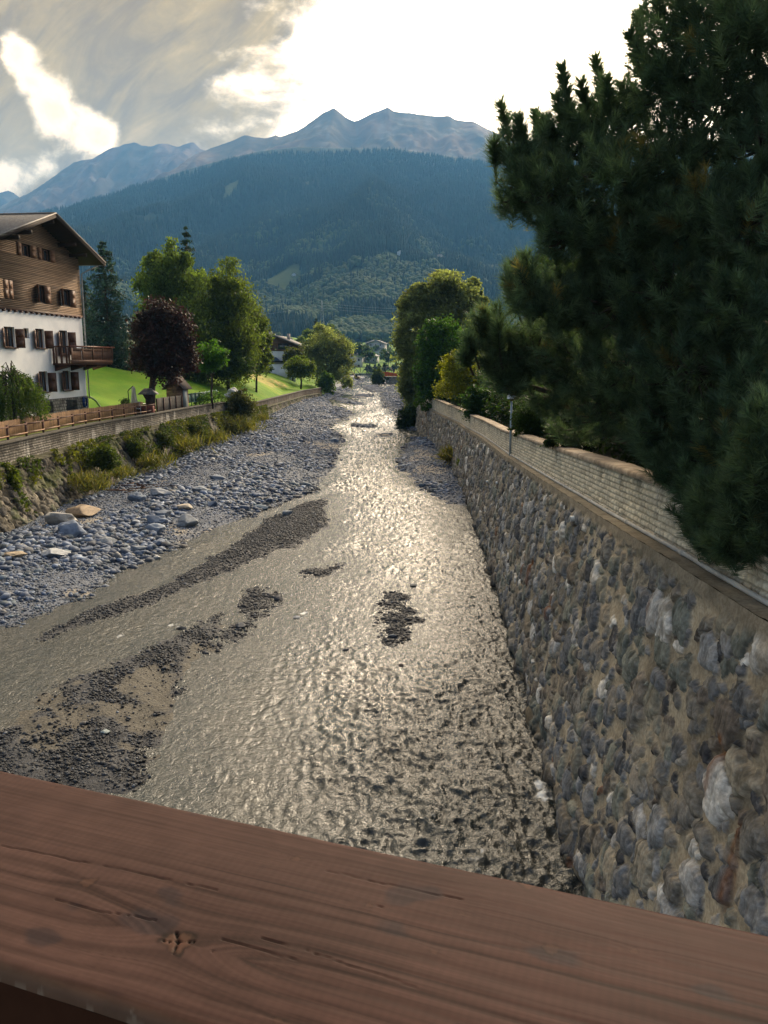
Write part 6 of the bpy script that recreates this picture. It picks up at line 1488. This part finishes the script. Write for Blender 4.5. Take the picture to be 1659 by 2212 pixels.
cm = MB(); leaf_quads(cm, P, .10 * (.5 + .9 * rng.random(len(Y))), C, .5, .3, .25); tag(cm.build('creeping_plants', m_leaf), kind='stuff')
# white rocks on the slope
rk_ = D(505, 852, 83)
V0, T0 = ico(3); V = V0 * (1 + (vn3(V0[:, 0] * 2, V0[:, 1] * 2, V0[:, 2] * 2, 9) - .5) * 1.1)[:, None] * np.array((1.0, .7, .55)); o = MB().add(V, T0, None, np.full((len(V), 3), .40) * (.6 + .7 * vn3(V0[:, :1] * 5, V0[:, 1:2] * 5, V0[:, 2:] * 5, 4))).build('rock', m_peb); o.location = (rk_.x, rk_.y, rk_.z); tag(o, 'whitish rock outcrop at the edge of the lawn above the river wall', 'rock')

# conifers -----------------------------------------------------------------
def conifer(name, lab, base, H_, Rb, col, col2, seed, tiers=30, per=10, bare=.05, ql=.16, dens=26, pw=.85, group=None, jag=.35):
    base = np.array(base, float); t = thing(name, lab, 'tree', base, 0, group); r_ = np.random.default_rng(seed); mb = MB(); Ps = []; Cs = []; tk = MB()
    tk.tube([(0, 0, -.4), (0, 0, H_ * .5), (0, 0, H_)], [Rb * .055 + .05, Rb * .035 + .03, .02], 8)
    for i in range(tiers):
        f = bare + (1 - bare) * (i + r_.random() * .6) / tiers; z0 = H_ * f; L = Rb * (1 - f) ** pw + .12
        for j in range(max(4, int(per * (1 - .5 * f)))):
            a = r_.random() * 6.283; l = L * (1 - jag + jag * 1.6 * r_.random()); n = int(dens * max(.35, l / Rb)) + 4
            u = r_.random(n) ** .6; drop = -.30 * l * u ** 1.2 + .16 * l * u ** 3
            P = np.stack([np.cos(a) * l * u, np.sin(a) * l * u, z0 + drop], 1) + r_.normal(size=(n, 3)) * np.array((.10, .10, .09)) * (l * .5 + .15)
            P[:, 2] -= np.abs(r_.normal(size=n)) * .10 * l
            Ps.append(P); Cs.append((np.array(col) + (np.array(col2) - np.array(col)) * r_.random((n, 1))) * (.55 + .9 * r_.random()) * (.7 + .6 * r_.random((n, 1))))
            if j < 3: tk.tube([(0, 0, z0), (np.cos(a) * l * .5, np.sin(a) * l * .5, z0 - .1 * l), (np.cos(a) * l * .9, np.sin(a) * l * .9, z0 - .16 * l)], [.05, .03, .01], 4)
    P = np.concatenate(Ps); C = np.concatenate(Cs); n = len(P); leaf_quads(mb, P, ql * (.6 + .8 * r_.random(n)), C, .32, .1, .25)
    mb.build('crown', m_ndl, t); tk.build('trunk', m_bark, t); return t
q = onlawn(238, 84); conifer('spruce', 'tall blue spruce behind the chalet corner', (q[0], 84, q[2] - 1.2), D(230, 524, 84).z - q[2] + 1.4, m_px(66, 84), (.030, .062, .058), (.050, .085, .080), 1, 38, 13, .10, .20, 36, .62)
q = onlawn(170, 80); conifer('spruce', 'dark spruce half hidden behind the chalet roof edge', (D(188, 700, 92).x, 92, 7), 9.5, 2.6, (.028, .055, .05), (.04, .07, .06), 2, 26, 10, .05, .2, 24)
conifer('fir', 'dark fir whose top rises above the tallest birch', (D(410, 700, 112).x, 112, 6), D(405, 488, 112).z - 6, 4.4, (.020, .038, .026), (.030, .052, .034), 3, 34, 10, .2, .24, 26, .8)
conifer('fir', 'dark fir top behind the big willow on the left bank', (D(684, 760, 200).x, 200, 3), D(686, 688, 200).z - 3, 3.6, (.018, .034, .022), (.028, .046, .03), 4, 24, 9, .2, .3, 20)
conifer('fir', 'small dark conifer above the roof of the villa', (D(583, 730, 215).x, 215, 6), D(584, 703, 215).z - 6, 3.0, (.018, .034, .022), (.028, .046, .03), 5, 18, 9, .2, .3, 18)
rr = np.random.default_rng(77)
for i in range(9):
    px = 792 + i * 9.5 + rr.normal() * 2; Y_ = 395 + rr.random() * 40; zt = D(px, 789 - 6 * rr.random() - (8 if i in (7, 8) else 0), Y_).z
    conifer('spruce', 'dark young spruce in the row behind the truss bridge', (D(px, 800, Y_).x, Y_, 2.0), zt - 2.0, 2.4, (.016, .034, .026), (.026, .048, .034), 90 + i, 12, 7, .05, .45, 10, group='row of spruces behind the truss bridge')
# trees on the knoll, in the village and along the valley
def small(lab, px, py, r, Y, col, col2, seed, n=1500, group=None): 
    c = D(px, py + r, Y); return tree('broadleaf_tree', lab, 'tree', (c.x, Y, c.z), pxblobs([(px, py, r, r * .8), (px - r * .5, py + r * .3, r * .6, r * .6), (px + r * .5, py + r * .3, r * .6, r * .6)], Y), n, m_px(1.9, Y), col, col2, seed, .2, group=group)
for i, (px, py, r, Y_) in enumerate(((668, 722, 14, 330), (652, 738, 13, 300), (640, 752, 10, 260), (712, 708, 10, 420), (722, 722, 12, 460), (735, 735, 12, 500), (748, 742, 12, 540))):
    small('light green broadleaved tree on the knoll below the pylon', px, py, r, Y_, (.12, .16, .025), (.07, .11, .02), 100 + i, group='broadleaved trees on the knoll')
for i in range(34):
    px = 758 + 100 * rr.random(); Y_ = 460 + 420 * rr.random(); x_ = D(px, 780, Y_).x; zb = float(valley_z(x_, Y_)); q = proj_y = None
    hgt = 6 + 6 * rr.random(); b = np.array((x_, Y_, zb)); r = hgt * .36
    tree('broadleaf_tree', 'small bluish green tree among the houses of the distant village', 'tree', b, [(b + (0, 0, hgt * .6), np.array((r, r, hgt * .4)))], 420, hgt * .085, (.05, .085, .035), (.035, .06, .03), 200 + i, .15, group='trees of the distant village', nsub=14)
# a belt of valley trees either side, one mass
bm = MB(); N_ = 2600
for sgn in (-1, 1):
    yy = 230 + 760 * rr.random(N_) ** .8; lo = np.where(sgn < 0, np.interp(yy, [230, 400, 1000], [62, 90, 120]), np.interp(yy, [230, 400, 1000], [16, 34, 90])); xx = sgn * (lo + (yy * .62 + 90 - lo) * rr.random(N_)); zz = valley_z(xx, yy); hgt = 9 + 9 * rr.random(N_)
    k = 30; i = np.repeat(np.arange(N_), k); u = unit(rr.normal(size=(N_ * k, 3))) * (.6 + .4 * rr.random((N_ * k, 1)))
    P = np.stack([xx[i] + u[:, 0] * hgt[i] * .34, yy[i] + u[:, 1] * hgt[i] * .34, zz[i] + hgt[i] * .52 + u[:, 2] * hgt[i] * .46], 1)
    tone = np.where(rr.random(N_) < .5, 1.0, .55) * (.6 + .7 * rr.random(N_)); C = np.array((.060, .092, .028)) * (tone[i] * (.7 + .6 * rr.random(N_ * k)))[:, None]
    leaf_quads(bm, P, hgt[i] * .13, C, .6, .4)
tag(bm.build('valley_woods', m_leaf_dark), kind='stuff')
# ------------------------------------------------------------------ the big pine leaning over the right wall
rng = np.random.default_rng(21)
PC, PC2 = np.array((.070, .118, .078)), np.array((.125, .178, .095))
def shoots(mb, P, A, L, nl, nn, wd, colv, sw=.62):
    """bottle brush shoots: base points P, axes A, lengths L, needle length nl, nn needles each"""
    n = len(P); i = np.repeat(np.arange(n), nn); t = rng.random(n * nn); ax = A[i]
    rd = unit(np.cross(ax, unit(rng.normal(size=(n * nn, 3))))); open_ = 1.05 - .5 * t + (rng.random(n * nn) - .5) * .25
    d = unit(ax * np.cos(open_)[:, None] + rd * np.sin(open_)[:, None]); b = P[i] + ax * (L[i] * t)[:, None]
    ln = np.broadcast_to(nl, (n,))[i] * (.7 + .5 * rng.random(n * nn)); tip = b + d * ln[:, None] + np.array((0, 0, -.06)) * ln[:, None]
    sd = unit(np.cross(d, rng.normal(size=(n * nn, 3)))) * np.broadcast_to(wd, (n,))[i][:, None] * .5
    V = np.stack([b - sd, b + sd, tip], 1).reshape(-1, 3)
    C = np.repeat(colv[i] * (.65 + .7 * rng.random((n * nn, 1))), 3, 0)
    mb.add(V, np.arange(n * nn * 3).reshape(-1, 3), None, C)
pt = Vector((8.2, 12.6, 6.0))
pine = thing('black_pine', 'huge dark long needled pine leaning over the block wall on the right', 'tree', pt)
MASS = [  # px, py, rx, ry, distance, weight
    (1500, 60, 120, 110, 11.5, 1.0), (1620, 40, 110, 130, 10.5, 1.0), (1440, 190, 80, 90, 11.5, 1.0), (1560, 220, 120, 110, 11, 1.0), (1640, 330, 80, 120, 10.5, .9),
    (1300, 300, 90, 60, 12, .9), (1240, 340, 80, 60, 12, .9), (1140, 330, 56, 70, 12, 1.0), (1120, 410, 50, 70, 11.8, 1.0), (1200, 430, 100, 70, 11.5, 1.1), (1330, 400, 130, 80, 11.3, 1.1), (1460, 350, 110, 80, 11.3, 1.0),
    (1250, 500, 100, 55, 11.4, 1.1), (1380, 500, 120, 70, 11.2, 1.1), (1500, 470, 110, 90, 10.8, 1.0), (1620, 500, 90, 120, 10.2, .8), (1290, 575, 90, 40, 11.6, .9),
    (1140, 620, 44, 50, 11.5, 1.0), (1190, 660, 60, 60, 11.5, 1.0), (1260, 650, 80, 60, 11.8, .9), (1060, 715, 46, 44, 12.5, 1.0), (1090, 770, 60, 50, 12.5, 1.0), (1160, 760, 70, 60, 12.3, .9), (1340, 660, 110, 80, 11.5, .9), (1450, 620, 110, 100, 11, .9),
    (1590, 660, 110, 120, 10.2, .8), (1250, 780, 90, 70, 12, .8), (1370, 790, 120, 90, 11.5, .8), (1500, 800, 120, 110, 10.6, .8), (1630, 850, 80, 130, 9.8, .7), (1110, 825, 50, 22, 12.5, .8), (1200, 860, 70, 40, 12.6, .6),
    (1330, 880, 120, 60, 12, .7), (1460, 920, 120, 90, 10.8, .8), (1590, 980, 100, 110, 9.6, .8), (1450, 985, 60, 40, 10.6, 1.0), (1530, 1040, 80, 50, 9.8, 1.0), (1600, 1100, 80, 80, 9.3, 1.0), (1580, 1170, 60, 36, 9.2, 1.0), (1540, 1185, 22, 8, 8.8, .5), (1640, 1150, 40, 46, 7.9, 1.2), (1610, 1090, 60, 70, 8.1, 1.2), (1650, 1020, 50, 80, 7.8, 1.2), (1560, 1090, 60, 60, 9.0, 1.2), (1590, 1180, 50, 26, 8.2, 1.0), (1650, 930, 50, 70, 7.9, 1.0), (1250, 930, 60, 26, 13.2, .5), (1455, 1010, 50, 36, 10.2, 1.2), (1530, 1070, 60, 36, 9.6, 1.2), (1560, 1130, 90, 60, 9.3, 1.2), (1640, 1060, 60, 90, 9.2, 1.0), (1420, 945, 60, 40, 10.9, 1.0)]
for i_, (a_, b_) in enumerate(((1740, 60), (1880, 120), (1760, 260), (1900, 330), (1740, 450), (1860, 540), (1750, 640), (1900, 720), (1740, 820), (1860, 880), (1730, 980), (1830, 1020), (1980, 250), (2000, 500), (2000, 760))): MASS.append((a_, b_, 120, 110, 11.2 + .4 * (i_ % 3), .75))
CAND = [(1085, 216, 300), (1123, 246, 320), (1160, 235, 330), (1214, 138, 280), (1257, 168, 270), (1232, 230, 300), (1290, 115, 255), (1311, 165, 270), (1345, 172, 275), (1368, 178, 265), (1385, 195, 270), (1190, 262, 330), (1205, 200, 300), (1362, 60, 130), (1372, 96, 170), (1380, 20, 80), (1068, 300, 360),
        (1129, 545, 640), (1100, 610, 680), (1048, 660, 730), (1075, 690, 760), (1014, 720, 770), (1005, 755, 790), (1108, 560, 640), (1150, 575, 660), (1280, 210, 300), (1330, 210, 300), (1180, 245, 320), (1250, 240, 310)]
fo = MB(); wood = MB(); trunk_top = Vector((7.6, 12.8, 22))
wood.tube([(8.2, 12.6, 4.8), (8.0, 12.7, 9), (7.8, 12.8, 14), (7.6, 12.8, 23)], [.34, .30, .24, .10], 14)
P, A, L, NL, WD, NC = [], [], [], [], [], []
for px, py, rx, ry, Y_, wgt in MASS:
    if px < 1420 and py < 470: wgt *= .68
    c = np.array(D(px, py, Y_)); r3 = np.array((m_px(rx, Y_), m_px((rx + ry) * .5, Y_) * 1.1, m_px(ry, Y_)))
    st = np.array((8.0, 12.7, np.clip(c[2] - .9, 6.5, 20))); mid = st + (c - st) * .55 + np.array((0, 0, -.35)); 
    wood.tube([st, mid, c, c + np.array((-.3 * r3[0], -.2 * r3[1], .5 * r3[2]))], [.085, .06, .035, .012], 7)
    n = int(74 * wgt * (rx * ry / 7000.0) ** .8) + 9
    d = unit(rng.normal(size=(n, 3)) + np.array((-.15, -.35, .05))); rr_ = .35 + .65 * rng.random(n) ** .5
    p = c + d * rr_[:, None] * r3
    ax = unit(d * .55 + np.array((-.12, -.10, .75)) + rng.normal(size=(n, 3)) * .33)
    l = .24 + .26 * rng.random(n)
    P.append(p - ax * l[:, None] * .6); A.append(ax); L.append(l)
    for k in range(0, n, 2): wood.tube([c + (p[k] - c) * .25, c + (p[k] - c) * .7 + (0, 0, -.05), p[k]], [.022, .014, .006], 4, caps=False)
    br = rng.random(n)[:, None]; NC.append((PC + (PC2 - PC) * br) * (.6 + .7 * rng.random((n, 1))) * np.where(rng.random((n, 1)) < .025, np.array((2.2, 1.2, .7)), 1.0))
P, A, L, NC = np.concatenate(P), np.concatenate(A), np.concatenate(L), np.concatenate(NC)
shoots(fo, P, A, L, .165, 170, .0078, NC)
# twigs that stand clear against the sky
cp_, ca_2, cl_2 = [], [], []
for px, py, yb in CAND:
    Y_ = 11.6 + rng.random() * .8; t_ = np.array(D(px, py + 14, Y_)); b_ = np.array(D(px + (14 if yb - py > 60 else 4) + rng.normal() * 5, min(yb, py + 130), Y_ + .2)); ax = unit(t_ - b_); l = np.linalg.norm(t_ - b_)
    wood.tube([b_ - ax * .25, b_ + ax * l * .5, t_], [.02, .015, .006], 5); m_ = max(2, int(l / .16))
    for k in range(m_): cp_.append(b_ + ax * l * k / m_); ca_2.append(unit(ax + rng.normal(size=3) * .05)); cl_2.append(l / m_ * 1.15)
cp_, ca_2, cl_2 = np.array(cp_), np.array(ca_2), np.array(cl_2)
shoots(fo, cp_, ca_2, cl_2, .22, 340, .0125, (PC + (PC2 - PC) * rng.random((len(cp_), 1))) * 1.0)
fo.shifted(-np.array(pt)).build('crown', m_ndl, pine); wood.shifted(-np.array(pt)).build('trunk', m_bark, pine, smooth=True)
# dark garden thicket behind it
shrub('dark mass of evergreens in the garden behind the big pine', 1480, 760, 230, 260, 19, 42000, .06, (.020, .036, .016), (.012, .022, .010), 301, name='evergreen_thicket', z=5.5, asp=.35)
tree('maple', 'light green tree top showing between the branches of the big pine', 'tree', (D(1220, 800, 34).x, 34, 5), pxblobs([(1190, 590, 36, 30), (1240, 610, 50, 40), (1290, 640, 60, 50), (1200, 660, 50, 50), (1260, 720, 90, 70)], 34), 15000, .10, (.10, .15, .02), (.06, .11, .018), 303, .2)
